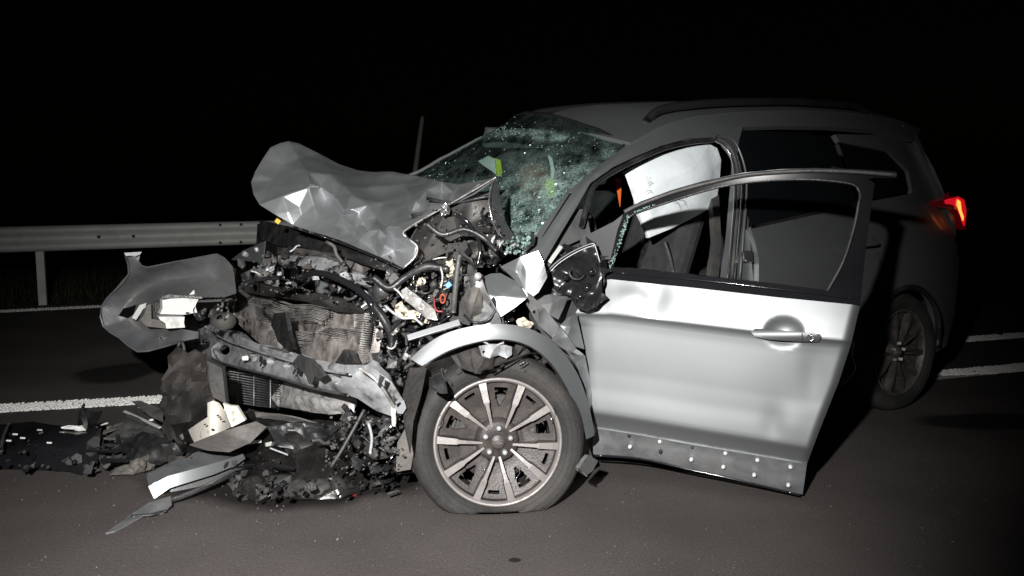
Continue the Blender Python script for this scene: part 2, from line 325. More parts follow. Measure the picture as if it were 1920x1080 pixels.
def lathe(prof, c, ax, n=48, a0=0, a1=2 * math.pi):
    """prof: (radius, offset along axis); ax = (right, up, axis)"""
    vs = []; fs = []; full = abs(a1 - a0 - 2 * math.pi) < 1e-6; k = len(prof); m = n if full else n + 1
    for i in range(m):
        t = a0 + (a1 - a0) * i / n; d = ax[0] * math.cos(t) + ax[1] * math.sin(t)
        vs += [c + d * r + ax[2] * o for r, o in prof]
    for i in range(n):
        j = (i + 1) % m
        fs += [(i * k + q, j * k + q, j * k + q + 1, i * k + q + 1) for q in range(k - 1)]
    return vs, fs
def join(lst):
    vs = []; fs = []
    for v, f in lst: s = len(vs); vs += list(v); fs += [tuple(i + s for i in t) for t in f]
    return vs, fs

# ---------------------------------------------------------------- ground and road
def strip(name, pts, wd, z, m, label=None):
    vs = []; fs = []
    for i, p in enumerate(pts):
        t = (pts[min(i + 1, len(pts) - 1)] - pts[max(i - 1, 0)]).normalized(); s = Vector((-t.y, t.x, 0))
        j = 1
        vs += [p + s * wd / 2, p - s * wd / 2]
    fs = [(2 * i, 2 * i + 1, 2 * i + 3, 2 * i + 2) for i in range(len(pts) - 1)]
    vs = [Vector((v.x, v.y, z)) for v in vs]; o = mesh(name, vs, fs, m); o['kind'] = 'structure'; return o
vs = []; fs = []; n = 40
g = mesh('ground', [(-150, -60, -.05), (150, -60, -.05), (150, 160, -.05), (-150, 160, -.05)], [(0, 1, 2, 3)], mat('dark_soil', (.03, .032, .022), .95, 0, .4, 2, .6, 30)); g['kind'] = 'structure'
e0 = gp(0, 585); e1 = gp(190, 578); e2 = gp(1865, 491); ed = (e1 - e0).normalized()
edge = [e0 - ed * 30, e0, e0.lerp(e2, .35), e0.lerp(e2, .7), e2, e2 + (e2 - e0).normalized() * 60]
out = [p + Vector((-.2, .45, 0)) for p in edge]
vs = [(p.x, -60 if i else p.y, 0) for i, p in enumerate(out)]; vs = [(p.x, -60, 0) for p in out] + [(p.x, p.y, 0) for p in out]; k = len(out)
r_ = mesh('road', vs, [(i, i + 1, k + i + 1, k + i) for i in range(k - 1)], 'asphalt'); r_['kind'] = 'structure'
def wob(p, q, n, a):
    return [p.lerp(q, i / n) for i in range(n + 1)]
strip('edge_line', edge, .22, .004, 'paint')
b0 = gp(0, 768); b1 = gp(300, 751); b2 = gp(1860, 634); bd = (b1 - b0).normalized()
strip('lane_line', [b0 - bd * 8, b0, b1, b1.lerp(b2, .5), b2, b2 + (b2 - b1).normalized() * 40], .19, .004, 'paint')
a0 = gp(1740, 707); a1 = gp(1920, 690); ad = (a1 - a0).normalized(); strip('merge_line', [a0 - ad * .6, a0, a1, a1 + ad * 12], .2, .004, 'paint')
def lumps(name, pts, wd, step, x0, x1):
    vs = []; fs = []
    for a, b in zip(pts[:-1], pts[1:]):
        d = b - a; L = d.length; d = d.normalized(); s = Vector((-d.y, d.x, 0)); k = 0.0
        while k < L:
            c0 = a + d * k; k += step
            if not (x0 < c0.x < x1): continue
            j = -wd / 2 + .01
            while j < wd / 2:
                c = c0 + s * (j + U(-.005, .005)) + d * U(-.006, .006); j += step * .9
                if noise.noise(Vector((c.x * 2.2, c.y * 5, 3))) > .42 or noise.noise(c * 17) > .5: continue
                r = U(.008, .013); h = U(.006, .011) * (1.6 if c.x > 7.5 else 1); q = len(vs); t0 = U(0, 1)
                for i in range(5): t = t0 + 1.2566 * i; vs.append((c.x + r * math.cos(t), c.y + r * math.sin(t), .0045))
                for i in range(5): t = t0 + 1.2566 * i; vs.append((c.x + r * .55 * math.cos(t), c.y + r * .55 * math.sin(t), .0045 + h))
                fs += [(q + i, q + (i + 1) % 5, q + 5 + (i + 1) % 5, q + 5 + i) for i in range(5)] + [tuple(q + 5 + i for i in range(5))]
    o = mesh(name, vs, fs, 'bead'); o['kind'] = 'stuff'
M['bead'] = mat('marking_compound', (.80, .79, .76), .7, 0, .08)
lumps('lane_line_lumps', [b0 - bd * 1.5, b1, b2, b2 + (b2 - b1).normalized() * 4], .20, .021, -4.5, 9)
lumps('merge_line_lumps', [a0, a1 + ad * 2], .20, .021, 2.5, 7)
lumps('edge_line_lumps', edge[:-1], .22, .028, -8, -3.0); lumps('edge_line_lumps', edge[:-1], .24, .034, 7.5, 15)
# verge grass beyond the edge
gv = []; gf = []
for i in range(9000):
    t = U(-.2, .9); p = edge[1].lerp(edge[4], t) + Vector((U(-3, .3), U(.5, 5), 0)); h = U(.04, .22); a = U(0, 6.28); dx = Vector((math.cos(a), math.sin(a), 0)) * .008; ln = Vector((U(-.06, .06), U(-.06, .06), h)); s = len(gv)
    p.z = -.05; gv += [p - dx, p + dx, p + ln]; gf.append((s, s + 1, s + 2))
gr = mesh('verge_grass', gv, gf, mat('night_grass', (.035, .04, .015), .9)); gr['kind'] = 'stuff'

# ---------------------------------------------------------------- guardrail
R0 = Vector((-6.3, 9.45, .0)); R1 = Vector((-3.05, 10.75, .0)); rd = (R1 - R0).normalized(); rn = Vector((rd.y, -rd.x, 0))
rail = root('guardrail', R0 + rd * 2, 'galvanised steel crash barrier running behind the wreck beyond the edge line', 'guardrail')
prof = [(.0, .155), (.045, .15), (.082, .125), (.086, .095), (.078, .06), (.02, .03), (.012, 0), (.02, -.03), (.078, -.06), (.086, -.095), (.082, -.125), (.045, -.15), (.0, -.155)]
def railseg(s0, s1, dn=0):
    vs = []; fs = []; k = len(prof); n = 8
    for i in range(n + 1):
        s = s0 + (s1 - s0) * i / n; z = .778 + .016 * (s + .3); c = R0 + rd * s
        vs += [c + rn * (o + dn) + Vector((0, 0, z + h)) for o, h in prof]
    for i in range(n): fs += [(i * k + q, i * k + q + 1, (i + 1) * k + q + 1, (i + 1) * k + q) for q in range(k - 1)]
    return vs, fs
JN = [-12.6, -8.6, -4.6, -.6, 3.55, 7.6]
for i in range(5):
    v_, f_ = railseg(JN[i] - .25, JN[i + 1], .004 * (i % 2)); mesh('rail_beam', v_, f_, 'galv', rail, True, th=.003)
for s in (-9.6, -7.0, -4.3, -1.9, .62, 3.3, 5.9):
    c = R0 + rd * s; box('post', c - rn * .06 + Vector((0, 0, .33)), (rd, rn, WX[2]), (.045, .05, .48), 'galv', rail, .006)
    box('spacer', c - rn * .0 + Vector((0, 0, .8)), (rd, rn, WX[2]), (.04, .02, .1), 'galv', rail, .004)
for (x, y) in ((413, 422), (452, 421), (413, 455), (452, 454), (185, 444), (250, 443)):
    d = ray(x, y); t = ((R0 + rn * .09) - CAM).dot(rn) / d.dot(rn); c = CAM + d * t
    v_, f_ = lathe([(0, .012), (.016, .01), (.02, 0), (.02, -.03)], c, (rd, WX[2], rn), 8); mesh('bolt', v_, f_, 'trim', rail, True)
# thin pole standing beyond the bonnet
pl = root('marker_pole', at(770, 322, 'z', 8.6) * 1, 'thin grey pole leaning in the dark between bonnet and windscreen', 'pole')
pb = at(765, 420, 'z', 8.6); ptop = at(792, 221, 'z', 8.75)
pl.location = (pb.x, pb.y, 0); ORG[pl.name] = Vector((pb.x, pb.y, 0))
v_, f_ = tubev([Vector((pb.x - .06, pb.y - .05, 0)), pb, ptop], [.045, .04, .022], 8); mesh('shaft', v_, f_, 'pole', pl, True)
v_, f_ = tubev([ptop, ptop + Vector((.004, 0, .02))], [.024, .012], 8); mesh('tip', v_, f_, 'black', pl, True)

# ================================================================ the car
CARR = root('wrecked_car', O, 'silver five-door car with smashed front, crumpled bonnet and open front door', 'car'); CARR.rotation_euler = (0, 0, math.atan2(A.y, A.x)); CARSET.add(CARR.name)
C = CARR
def side(x, y, off=0): return at(x, y, 's', off)
# ---- body side above the doors: pillar and roof edge, one pressing
up_ = [(984, 470), (1020, 420), (1066, 358), (1120, 312), (1181, 267), (1240, 234), (1300, 218), (1390, 209), (1500, 206), (1600, 212), (1690, 226), (1728, 243)]
lo_ = [(1715, 262), (1640, 245), (1560, 238), (1470, 236), (1393, 238), (1386, 262), (1381, 300), (1372, 284), (1358, 266), (1338, 257), (1290, 260), (1240, 273), (1190, 294), (1150, 313), (1107, 343), (1080, 390), (1050, 440), (1021, 490), (1000, 500), (975, 500)]
def pillar_round(x, y):
    yu = float(np.interp(x, [p[0] for p in up_], [p[1] for p in up_])); yl = float(np.interp(x, [1000, 1021, 1050, 1080, 1107, 1150, 1190, 1240, 1290, 1340], [510, 490, 440, 390, 343, 313, 294, 273, 260, 257]))
    p = min(1, max(0, (y - yu) / max(4, yl - yu))); k = max(.12, min(1, (1330 - x) / 220)); q = min(1, p / .62); q = q * (1 + .25 * (1 - q))
    return side(x, y, .02 * k - .052 * k * q)
panel('roof_side', up_ + lo_, pillar_round, 'silver', C, g=7, th=.03)
# B pillar
panel('door_pillar', [(1384, 240), (1395, 240), (1400, 330), (1404, 430), (1412, 520), (1415, 640), (1355, 640), (1362, 520), (1372, 430), (1381, 330)], lambda x, y: side(x, y, .03), 'silver', C, g=14, th=.04)
for j, (dx, rr, mm, vv) in enumerate(((0, .006, 'chrome', .0), (7, .009, 'trim', -.004), (13, .005, 'chrome', .0), (22, .006, 'silver', .0))):
    P = [(1338 + dx * .2, 261 - dx * .3), (1358 + dx * .6, 273 - dx * .6), (1371 + dx * .8, 295 - dx * .3), (1377 + dx, 330), (1377 + dx, 380), (1372 + dx, 440), (1364 + dx, 530)]
    tube('door_seal', [side(x, y, vv) for x, y in P], rr, mm, C)
tube('door_seal', [side(x, y, .01) for x, y in [(1090, 425), (1112, 352), (1150, 322), (1200, 297), (1250, 277), (1300, 266), (1338, 263)]], .013, 'black', C)
latch = panel('latch', [(1395, 470), (1411, 470), (1412, 490), (1396, 491)], lambda x, y: side(x, y, -.01), 'chrome', C, g=8, th=.02)
tube('latch_bar', [side(1399, 489, -.02), side(1411, 490, -.02)], .004, 'chrome', latch)
# ---- roof
nu = [CI @ side(x, y) for x, y in up_[4:]]; nuU = [p.x for p in nu]; nuW = [p.z for p in nu]; nuV = [p.y for p in nu]
mid = [CI @ at(x, y, 'v', .95) for x, y in [(1010, 230), (1100, 198), (1250, 192), (1350, 191), (1480, 196), (1560, 204), (1650, 218), (1720, 240)]]
mU = [p.x for p in mid]; mW = [p.z for p in mid]
def roofpt(s, t):
    """s along 0..1, t across 0..1"""
    front = .50 + .42 * 1; u0 = .74 + .17 * (1 - (2 * t - 1) ** 2) * -1.0 + .14
    u = (nuU[0] - .12 * math.sin(math.pi * t) + .02 * t) * (1 - s) + (3.22) * s
    un = u; wn = float(np.interp(un, nuU, nuW)); vn = float(np.interp(un, nuU, nuV)); wm = max(float(np.interp(u, mU, mW)), wn + .06)
    vv = vn * (1 - t) + (1.84 - vn) * t; wf = wn + .1
    a = 2 * t - 1; w = wm + (wf - wn) / 2 * a + ((wn + wf) / 2 - wm) * a * a
    w -= .035 * math.sin(math.pi * t) * max(0, 1 - s * 5)
    return car(u, vv, w)
ns, ntt = 24, 16; vs = [roofpt(i / ns, j / ntt) for i in range(ns + 1) for j in range(ntt + 1)]
fs = [(i * (ntt + 1) + j, (i + 1) * (ntt + 1) + j, (i + 1) * (ntt + 1) + j + 1, i * (ntt + 1) + j + 1) for i in range(ns) for j in range(ntt)]
mesh('roof', vs, fs, 'silver', C, True, th=.02, off=-1)
for t in (.07, .93):
    P = [roofpt(s, t) + Vector((0, 0, .035 if 0 < k < 8 else 0)) for k, s in enumerate((.10, .14, .24, .35, .47, .6, .72, .84, .9))]
    tube('roof_rail', P, .022, 'satin', C, n=8)
# ---- windscreen (shattered, sagging)
BN = at(990, 472, 'v', .14); TN = at(1178, 266, 'v', .27); TF = at(944, 239, 'v', 1.5); BF = at(752, 336, 'v', 1.6)
def scr(s, t):
    """s: 0 near .. 1 far, t: 0 bottom .. 1 top"""
    p = (BN * (1 - s) + BF * s) * (1 - t) + (TN * (1 - s) + TF * s) * t
    p += Vector((0, 0, .10 * math.sin(math.pi * s) * (.35 + .65 * t))) - A * (.14 * math.sin(math.pi * s))
    dent = math.exp(-(((s - .33) / .22) ** 2 + ((t - .3) / .3) ** 2)) * .11 + math.exp(-(((s - .6) / .3) ** 2 + ((t - .15) / .25) ** 2)) * .07
    p -= Vector((0, 0, dent)); p += Vector((0, 0, .012 * noise.noise(Vector((s * 9, t * 9, 1))) + .006 * noise.noise(Vector((s * 30, t * 26, 3)))))
    return p
ni, nj = 70, 54; vs = []; ck = []
for i in range(ni + 1):
    for j in range(nj + 1):
        s, t = i / ni, j / nj; vs.append(scr(s, t))
        c = math.exp(-(((s - .10) / .20) ** 2 + ((t - .28) / .34) ** 2)) * 1.3 + math.exp(-(((s - .30) / .2) ** 2 + ((t - .32) / .3) ** 2)) * .12 + .30 * math.exp(-(((s - .8) / .22) ** 2 + ((t - .22) / .3) ** 2))
        c += .9 * math.exp(-((t - (.80 - .25 * (s - .4))) / .035) ** 2) * (1 if .22 < s < .7 else 0) + .3 * math.exp(-((s - .02) / .05) ** 2) + .07
        ck.append(min(1, c))
fs = [(i * (nj + 1) + j, i * (nj + 1) + j + 1, (i + 1) * (nj + 1) + j + 1, (i + 1) * (nj + 1) + j) for i in range(ni) for j in range(nj)]
fs = orient(vs, fs); ws = mesh('windscreen', vs, fs, 'screen', C, True); a_ = ws.data.attributes.new('crack', 'FLOAT', 'POINT'); a_.data.foreach_set('value', ck)
tube('windscreen_seal', [scr(0, t) for t in np.linspace(0, 1, 12)] , .011, 'gloss', ws, sp=0)
tube('windscreen_seal', [scr(s, 1) for s in np.linspace(0, 1, 16)], .009, 'gloss', ws, sp=0)
tube('far_pillar', [scr(1.01, t) + Vector((0, 0, .004)) for t in np.linspace(0, 1, 12)], .011, 'primer', C, sp=0)
# black print along the header
vs = []; 
for i in range(31):
    s = i / 30; vs += [scr(s, .88) - Vector((0, 0, .012)), scr(s, 1.0) - Vector((0, 0, .012))]
mesh('sun_band', vs, [(2 * i, 2 * i + 1, 2 * i + 3, 2 * i + 2) for i in range(30)], 'gloss', ws)
# loose crumbs of glass
def crumbs(name, fn, n, r0, r1, m, parent=None):
    L = []
    for i in range(n):
        c = fn(); ax = rax(); hs = (U(r0, r1), U(r0, r1), U(r0, r1) * .6); L.append(boxv(c, ax, hs))
    v_, f_ = join(L); return mesh(name, v_, f_, m, parent, kind='stuff')
def cr1():
    s = abs(random.gauss(.16, .16)); t = min(.95, abs(random.gauss(.25, .25))); return scr(min(s, .98), t) + Vector((0, 0, .006))
crumbs('glass_crumbs', cr1, 200, .001, .0032, 'crumb', C)
crumbs('glass_crumbs', lambda: scr(U(.2, .7), min(1, .80 - .25 * (U(.2, .7) - .4) + random.gauss(0, .03))) + Vector((0, 0, .006)), 60, .001, .0028, 'crumb', C)
crumbs('glass_crumbs', lambda: scr(U(.0, 1), U(.05, .95)) + Vector((0, 0, .006)), 60, .001, .0026, 'crumb', C)
crumbs('glass_crumbs', lambda: at(U(945, 1000), U(445, 476), 'v', U(.08, .16)), 60, .003, .008, 'crumb', C)

# ---- bonnet
K = [('C', 471, 342, 1.55), ('C1', 479, 321, 1.6), ('C2', 492, 299, 1.67), ('B', 507, 277, 1.72), ('B1', 524, 269, 1.74), ('A', 541, 265, 1.75), ('A1', 560, 269, 1.75), ('A2', 602, 290, 1.73), ('A3', 636, 308, 1.6), ('F', 672, 320, 1.5), ('J0', 700, 323, 1.35), ('J', 736, 322, 1.2), ('K0', 790, 332, .95), ('K', 828, 341, 3.47, 'z'), ('K2', 862, 346, .6), ('L', 929, 333, .32),
     ('M', 890, 362, .30), ('M2', 834, 388, .26), ('N0', 795, 410, .22), ('N', 758, 434, .16), ('N2', 764, 446, 3.0, 'z'), ('O', 782, 462, 3.06, 'z'), ('O2', 778, 480, 3.06, 'z'), ('P', 755, 502, 3.0, 'z'), ('Q', 712, 482, .32), ('R', 635, 450, .72), ('E0', 590, 436, .95), ('E', 550, 423, 3.84, 'z'), ('D0', 515, 402, 3.85, 'z'), ('D', 487, 384, 3.89, 'z'), ('D9', 475, 364, 3.98, 'z')]
I = [('G', 577, 325, 4.05, 'z'), ('G1', 583, 345, 3.86, 'z'), ('H', 579, 351, 3.89, 'z'), ('I', 620, 328, 1.32), ('D1', 530, 368, 3.875, 'z'), ('D3', 540, 398, 3.845, 'z'), ('D2', 528, 362, 3.98, 'z'), ('S', 648, 395, 3.56, 'z'), ('S1', 658, 393, 3.58, 'z'), ('T', 664, 430, 3.50, 'z'), ('T1', 674, 422, 3.53, 'z'), ('T2', 640, 404, 3.72, 'z'), ('T3', 655, 436, 3.60, 'z'), ('T4', 672, 400, 3.60, 'z'), ('U', 611, 376, 3.98, 'z'), ('U1', 590, 385, 3.86, 'z'), ('U2', 625, 366, 3.9, 'z'),
     ('V', 694, 433, 3.28, 'z'), ('V1', 712, 432, 3.24, 'z'), ('V2', 726, 446, 3.20, 'z'), ('V3', 712, 448, 3.20, 'z'), ('V4', 697, 446, 3.28, 'z'), ('W1', 738, 446, 3.24, 'z'), ('W3', 724, 428, 3.33, 'z'), ('X', 780, 377, 3.39, 'z'), ('X3', 790, 385, 3.40, 'z'), ('X1', 827, 350, 3.46, 'z'), ('X2', 829, 363, 3.46, 'z'), ('X4', 800, 357, 3.60, 'z'), ('X5', 765, 392, 3.46, 'z'), ('X6', 772, 398, 3.36, 'z'), ('Y', 704, 412, 3.52, 'z'), ('Z', 745, 402, 3.42, 'z'), ('a1', 566, 405, 3.87, 'z'), ('a3', 562, 388, 3.88, 'z'), ('b1', 690, 352, 1.05), ('b2', 760, 350, .88), ('b3', 720, 380, 3.70, 'z'), ('c1', 630, 425, 3.66, 'z'), ('c2', 595, 415, 3.80, 'z'), ('d1', 806, 380, 3.32, 'z'), ('d2', 850, 362, .48), ('e1', 740, 470, 3.16, 'z'), ('e2', 765, 462, 3.10, 'z'), ('e3', 722, 462, 3.12, 'z'), ('f1', 510, 340, 1.5), ('f2', 535, 310, 1.6), ('f3', 560, 300, 4.28, 'z'), ('g1', 748, 425, 3.16, 'z'), ('h1', 700, 462, .42), ('h2', 672, 450, .52), ('m1', 660, 365, 3.72, 'z'), ('m2', 690, 385, 3.62, 'z'), ('m3', 600, 350, 4.0, 'z')]
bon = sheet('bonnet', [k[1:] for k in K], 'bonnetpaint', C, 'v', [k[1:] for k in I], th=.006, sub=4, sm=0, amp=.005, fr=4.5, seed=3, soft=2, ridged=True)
tube('bonnet_hem', [at(x, y, 'v', v + .0) + Vector((0, -.004, 0)) for x, y, v in [(929, 333, .31), (890, 356, .29), (834, 388, .24), (795, 410, .20), (758, 434, .14), (764, 446, .12), (782, 462, .11), (778, 482, .10), (757, 502, .12)]], .0034, 'alu', bon, sp=4)
tube('bonnet_hem', [at(x, y, 'v', v) for x, y, v in [(755, 503, .14), (712, 484, .32), (635, 452, .72), (590, 438, .95), (552, 426, 1.15)]], .007, 'gloss', bon, sp=4)
for k in range(7):
    t = k / 7; x0 = 560 + t * 150; y0 = 428 + t * 50; v0 = 1.1 - t * .75
    tube('hem_clip', [at(x0, y0, 'v', v0 - .02), at(x0 + U(5, 9), y0 + 3, 'v', v0 - .05)], .0025, 'chrome', bon, sp=0)

# ---- dark crumpled surfaces in the engine bay (inner panels, bulkhead)
sheet('bulkhead', [(760, 340, .5), (930, 330, .5), (1000, 470, .45), (1010, 640, .45), (600, 640, .4), (480, 560, .3), (480, 420, .3), (560, 430, .3)], 'black', C, 'u', th=.02, sub=4, amp=.05, fr=5)
sheet('inner_wing', [(770, 450, .2), (790, 415, .24), (835, 395, .27), (880, 375, .3), (920, 360, .3), (922, 400, .26), (940, 445, .2), (955, 475, .15), (920, 500, .1), (880, 500, .14), (860, 462, .2), (820, 480, .22), (780, 505, .2)], 'trim', C, 'v',
      [(820, 430, .34), (850, 410, .22), (880, 420, .3), (860, 440, .2), (900, 450, .16), (890, 470, .26), (800, 460, .3), (915, 420, .36)], th=.004, sub=3, sm=0, amp=.006, fr=9, soft=1)
sheet('inner_wing', [(840, 455, .16), (870, 440, .18), (890, 500, .1), (905, 555, .06), (880, 610, .04), (840, 600, .1), (830, 540, .14)], 'trim', C, 'v', [(865, 520, .16), (860, 570, .05)], th=.004, sub=3, sm=0, amp=.006, fr=12)
sheet('inner_wing', [(765, 500, .2), (840, 480, .2), (835, 600, .14), (770, 590, .2)], 'black', C, 'v', [(800, 540, .3)], th=.004, sub=3, sm=0, amp=.008, fr=12)
sheet('cowl_corner', [(927, 337, .16), (934, 345, .18), (940, 385, .2), (950, 420, .2), (968, 448, .16), (988, 469, .13), (968, 463, .10), (938, 444, .08), (922, 412, .08), (917, 380, .10), (921, 350, .12)], 'primer', C, 'v', [(932, 400, .14)], th=.004, sub=3, sm=1)
tube('cowl_edge', [at(x, y, 'v', v) for x, y, v in [(926, 338, .15), (919, 365, .10), (919, 395, .08), (928, 425, .07), (945, 447, .07), (968, 461, .09), (985, 470, .1)]], .0028, 'chrome', C)
tube('wiper_arm', [at(x, y, 'v', v) for x, y, v in [(800, 372, .3), (850, 380, .3), (905, 370, .26), (935, 366, .2)]], .007, 'black', C)
tube('wiper_arm', [at(x, y, 'v', v) for x, y, v in [(770, 405, .25), (840, 385, .3), (900, 345, .3)]], .006, 'trim', C)

# ---- radiator, cooler, crash beam
rad = [(446, 545, -.33), (498, 555, -.30), (551, 569, -.26), (587, 569, -.3), (652, 587, -.34), (687, 585, -.36), (709, 590, -.38), (704, 628, -.40), (692, 686, -.42), (628, 682, -.40), (572, 668, -.38), (527, 658, -.36), (486, 644, -.36), (438, 598, -.36)]
rr = sheet('radiator', rad, 'core', C, 'u', [(545, 600, -.22), (600, 610, -.36), (560, 640, -.27), (660, 620, -.34), (500, 590, -.34), (640, 655, -.38)], th=.03, sub=3, sm=1, amp=.012, fr=14, seed=2, ridged=True)
L = []
poly = [(a, b) for a, b, _ in rad]
for k in range(34):
    run = []; f0 = k / 34
    for x in range(442, 708, 6):
        yt = float(np.interp(x, [438, 498, 551, 587, 652, 709], [547, 556, 569, 570, 587, 592])); yb = float(np.interp(x, [438, 486, 527, 572, 628, 692], [600, 645, 658, 668, 682, 686])); y = yt + (yb - yt) * (f0 + .02) + 1.6 * noise.noise(Vector((x * .03, k * .6, 0))) + 3 * noise.noise(Vector((x * .02, k * .12, 4)))
        ok = inside((x, y), poly) and noise.noise(Vector((x * .018, y * .045, 9))) > -.22
        if ok: run.append(at(x, y, 'u', -.375 - .0 + .03 * noise.noise(Vector((x * .03, y * .03, 2))) - (.0 if x > 560 else -.02)))
        if (not ok or x > 700) and run:
            if len(run) > 2: L.append(tubev(run, .0022, 4))
            run = []
v_, f_ = join(L); mesh('cooling_fins', v_, f_, 'alu', rr, True, kind='stuff')
L = []
for k in range(22): y = 592 + k * 4.2; x = 706 - k * .65; L.append(tubev([at(x - 22, y - 4, 'u', -.40), at(x, y, 'u', -.41)], .003, 4))
v_, f_ = join(L); mesh('header_comb', v_, f_, 'alu', rr, True, kind='stuff')
tube('radiator_tank', [at(442, 548, 'u', -.36), at(437, 575, 'u', -.37), at(440, 600, 'u', -.37)], .010, 'alu', rr)
pb_ = [(513, 588, -.46), (535, 585, -.46), (540, 620, -.46), (550, 655, -.47), (545, 662, -.47), (520, 640, -.46), (515, 622, -.46), (508, 610, -.46)]
sheet('broken_bracket', pb_, 'black', C, 'u', th=.02, sub=2, amp=.006, fr=30, smooth=False)
sheet('broken_bracket', [(628, 680, -.47), (645, 655, -.46), (655, 655, -.46), (665, 680, -.47), (650, 686, -.48)], 'black', C, 'u', th=.03, sub=2, amp=.004, fr=30, smooth=False)
beam = [(347, 600, -.60), (370, 594, -.58), (391, 607, -.58), (418, 622, -.58), (444, 628, -.58), (510, 655, -.57), (572, 670, -.56), (646, 684, -.55), (687, 684, -.53), (705, 693, -.50), (735, 717, -.44), (758, 753, -.38), (755, 776, -.38), (744, 784, -.40), (705, 770, -.46), (670, 747, -.52), (652, 741, -.54), (581, 726, -.56), (510, 705, -.58), (418, 681, -.60), (359, 655, -.62), (346, 640, -.62)]
def ring(x, y, r, u=-.57, n=12): return [(a, b, u) for a, b in disc(x, y, r, n, r * 1.05)]
bm_ = sheet('crash_beam', beam, 'steel', C, 'u', [(380, 625, -.62), (470, 652, -.60), (540, 672, -.59), (600, 692, -.58), (660, 705, -.57), (700, 730, -.50), (720, 750, -.46), (400, 655, -.63), (470, 682, -.605), (560, 708, -.59), (640, 726, -.57), (690, 705, -.52)], [ring(422, 656, 9), ring(475, 670, 7.5), ring(508, 677, 7.5), ring(538, 685, 7), ring(631, 710, 9.5), ring(384, 641, 3), ring(615, 699, 3)], th=.045, sub=2, sm=1, amp=.003, fr=10, seed=5)
tube('beam_edge', [at(x, y, 'u', u - .02) for x, y, u in [(346, 640, -.62), (359, 655, -.62), (418, 681, -.60), (510, 705, -.58), (581, 726, -.56), (652, 741, -.54)]], .006, 'trim', bm_)
for (x, y) in ((457, 672), (577, 705), (375, 608), (382, 640)):
    c = at(x, y, 'u', -.63); v_, f_ = lathe([(0, .01), (.011, .008), (.013, 0), (.013, -.02)], c, (N, WX[2], -A), 10); mesh('bolt', v_, f_, 'white' if x in (457, 577) else 'black', bm_, True)
sheet('beam_bracket', [(560, 665, -.62), (585, 675, -.64), (608, 705, -.64), (600, 712, -.63), (585, 700, -.64), (580, 720, -.64), (570, 700, -.64), (548, 680, -.62)], 'trim', bm_, 'u', th=.012, sub=2, amp=.004, fr=20)
for (x, y, q) in ((489, 668, .9), (551, 684, .8)):
    tube('torn_strip', [at(x, y, 'u', -.62), at(x + 3, y + 9 * q, 'u', -.63), at(x - 1, y + 20 * q, 'u', -.62)], .004, 'black', bm_)
for P_ in ([(712, 703), (722, 708), (712, 728), (708, 722)], [(738, 742), (745, 750), (738, 757), (734, 748)], [(558, 690), (564, 692), (561, 702), (556, 700)], [(596, 691), (602, 694), (600, 700), (594, 698)], [(487, 668), (491, 670), (490, 680), (486, 678)]):
    sheet('beam_shade', [(x, y, float(np.interp(x, [340, 560, 690, 760], [-.64, -.615, -.57, -.45]))) for x, y in P_], 'black', bm_, 'u', th=.006, sub=2, amp=.004, fr=30)  # flat black pieces stand for shade in the beam's folds and dents
tube('beam_rib', [at(x, y, 'u', u) for x, y, u in [(676, 692, -.57), (700, 708, -.55), (722, 735, -.50), (742, 768, -.43)]], .006, 'alu', bm_)
tube('beam_rib', [at(x, y, 'u', u) for x, y, u in [(385, 612, -.64), (420, 636, -.63), (500, 664, -.615), (600, 692, -.60), (655, 702, -.59)]], .004, 'steel', bm_)
low = [(418, 690, -.50), (498, 705, -.49), (533, 716, -.48), (581, 729, -.47), (666, 746, -.44), (664, 776, -.46), (616, 777, -.50), (557, 766, -.52), (510, 764, -.52), (424, 755, -.52)]
lc = sheet('lower_cooler', low[:1] + low[1:3] + [(540, 740, -.5), (522, 764, -.52)] + low[8:], 'trim', C, 'u', th=.03, sub=2, amp=.003)
sheet('cooler_cover', [(533, 716, -.49), (581, 729, -.48), (666, 746, -.45), (664, 776, -.46), (616, 777, -.51), (557, 768, -.53), (522, 762, -.53), (508, 745, -.53)], 'alu', C, 'u', [(590, 748, -.54), (640, 758, -.50), (560, 745, -.54)], th=.02, sub=3, sm=1, amp=.012, fr=16, seed=8, ridged=True)
L = []
for k in range(13):
    y0 = 697 + k * 4.6; L.append(tubev([at(430, y0 - 1, 'u', -.53), at(480, y0 + 7 + k * .12, 'u', -.53), at(528 - abs(k - 6), y0 + 15, 'u', -.525)], .0018, 4))
for x in (446, 476, 507): L.append(tubev([at(x, 696 + (x - 430) * .18, 'u', -.535), at(x, 756 + (x - 430) * .1, 'u', -.535)], .003, 4))
v_, f_ = join(L); mesh('cooling_fins', v_, f_, 'steel', lc, True, kind='stuff')
# bars above the radiator
sheet('foam_absorber', [(438, 532, -.42), (486, 533, -.42), (572, 541, -.38), (646, 563, -.36), (699, 574, -.36), (692, 590, -.37), (631, 585, -.37), (575, 566, -.38), (504, 556, -.4), (447, 546, -.42)], 'brown', C, 'u', [(520, 545, -.46), (600, 563, -.44), (660, 578, -.42)], th=.05, sub=3, sm=2)
sheet('cross_member', [(480, 500, -.38), (489, 484, -.38), (550, 479, -.34), (606, 482, -.32), (643, 494, -.3), (684, 516, -.3), (687, 535, -.32), (649, 529, -.33), (621, 516, -.35), (584, 501, -.37), (536, 495, -.38), (500, 508, -.40), (450, 530, -.42), (440, 522, -.42)], 'steel', C, 'u', [(560, 488, -.38), (640, 510, -.36)], th=.03, sub=3, sm=1, amp=.004)
sheet('slam_panel', [(486, 412, -.3), (539, 424, -.3), (613, 449, -.3), (717, 484, -.32), (745, 512, -.32), (702, 503, -.35), (628, 476, -.35), (569, 464, -.35), (524, 461, -.35), (489, 448, -.35)], 'black', C, 'u', [(560, 445, -.37), (660, 475, -.38)], th=.03, sub=3, sm=1, amp=.006)
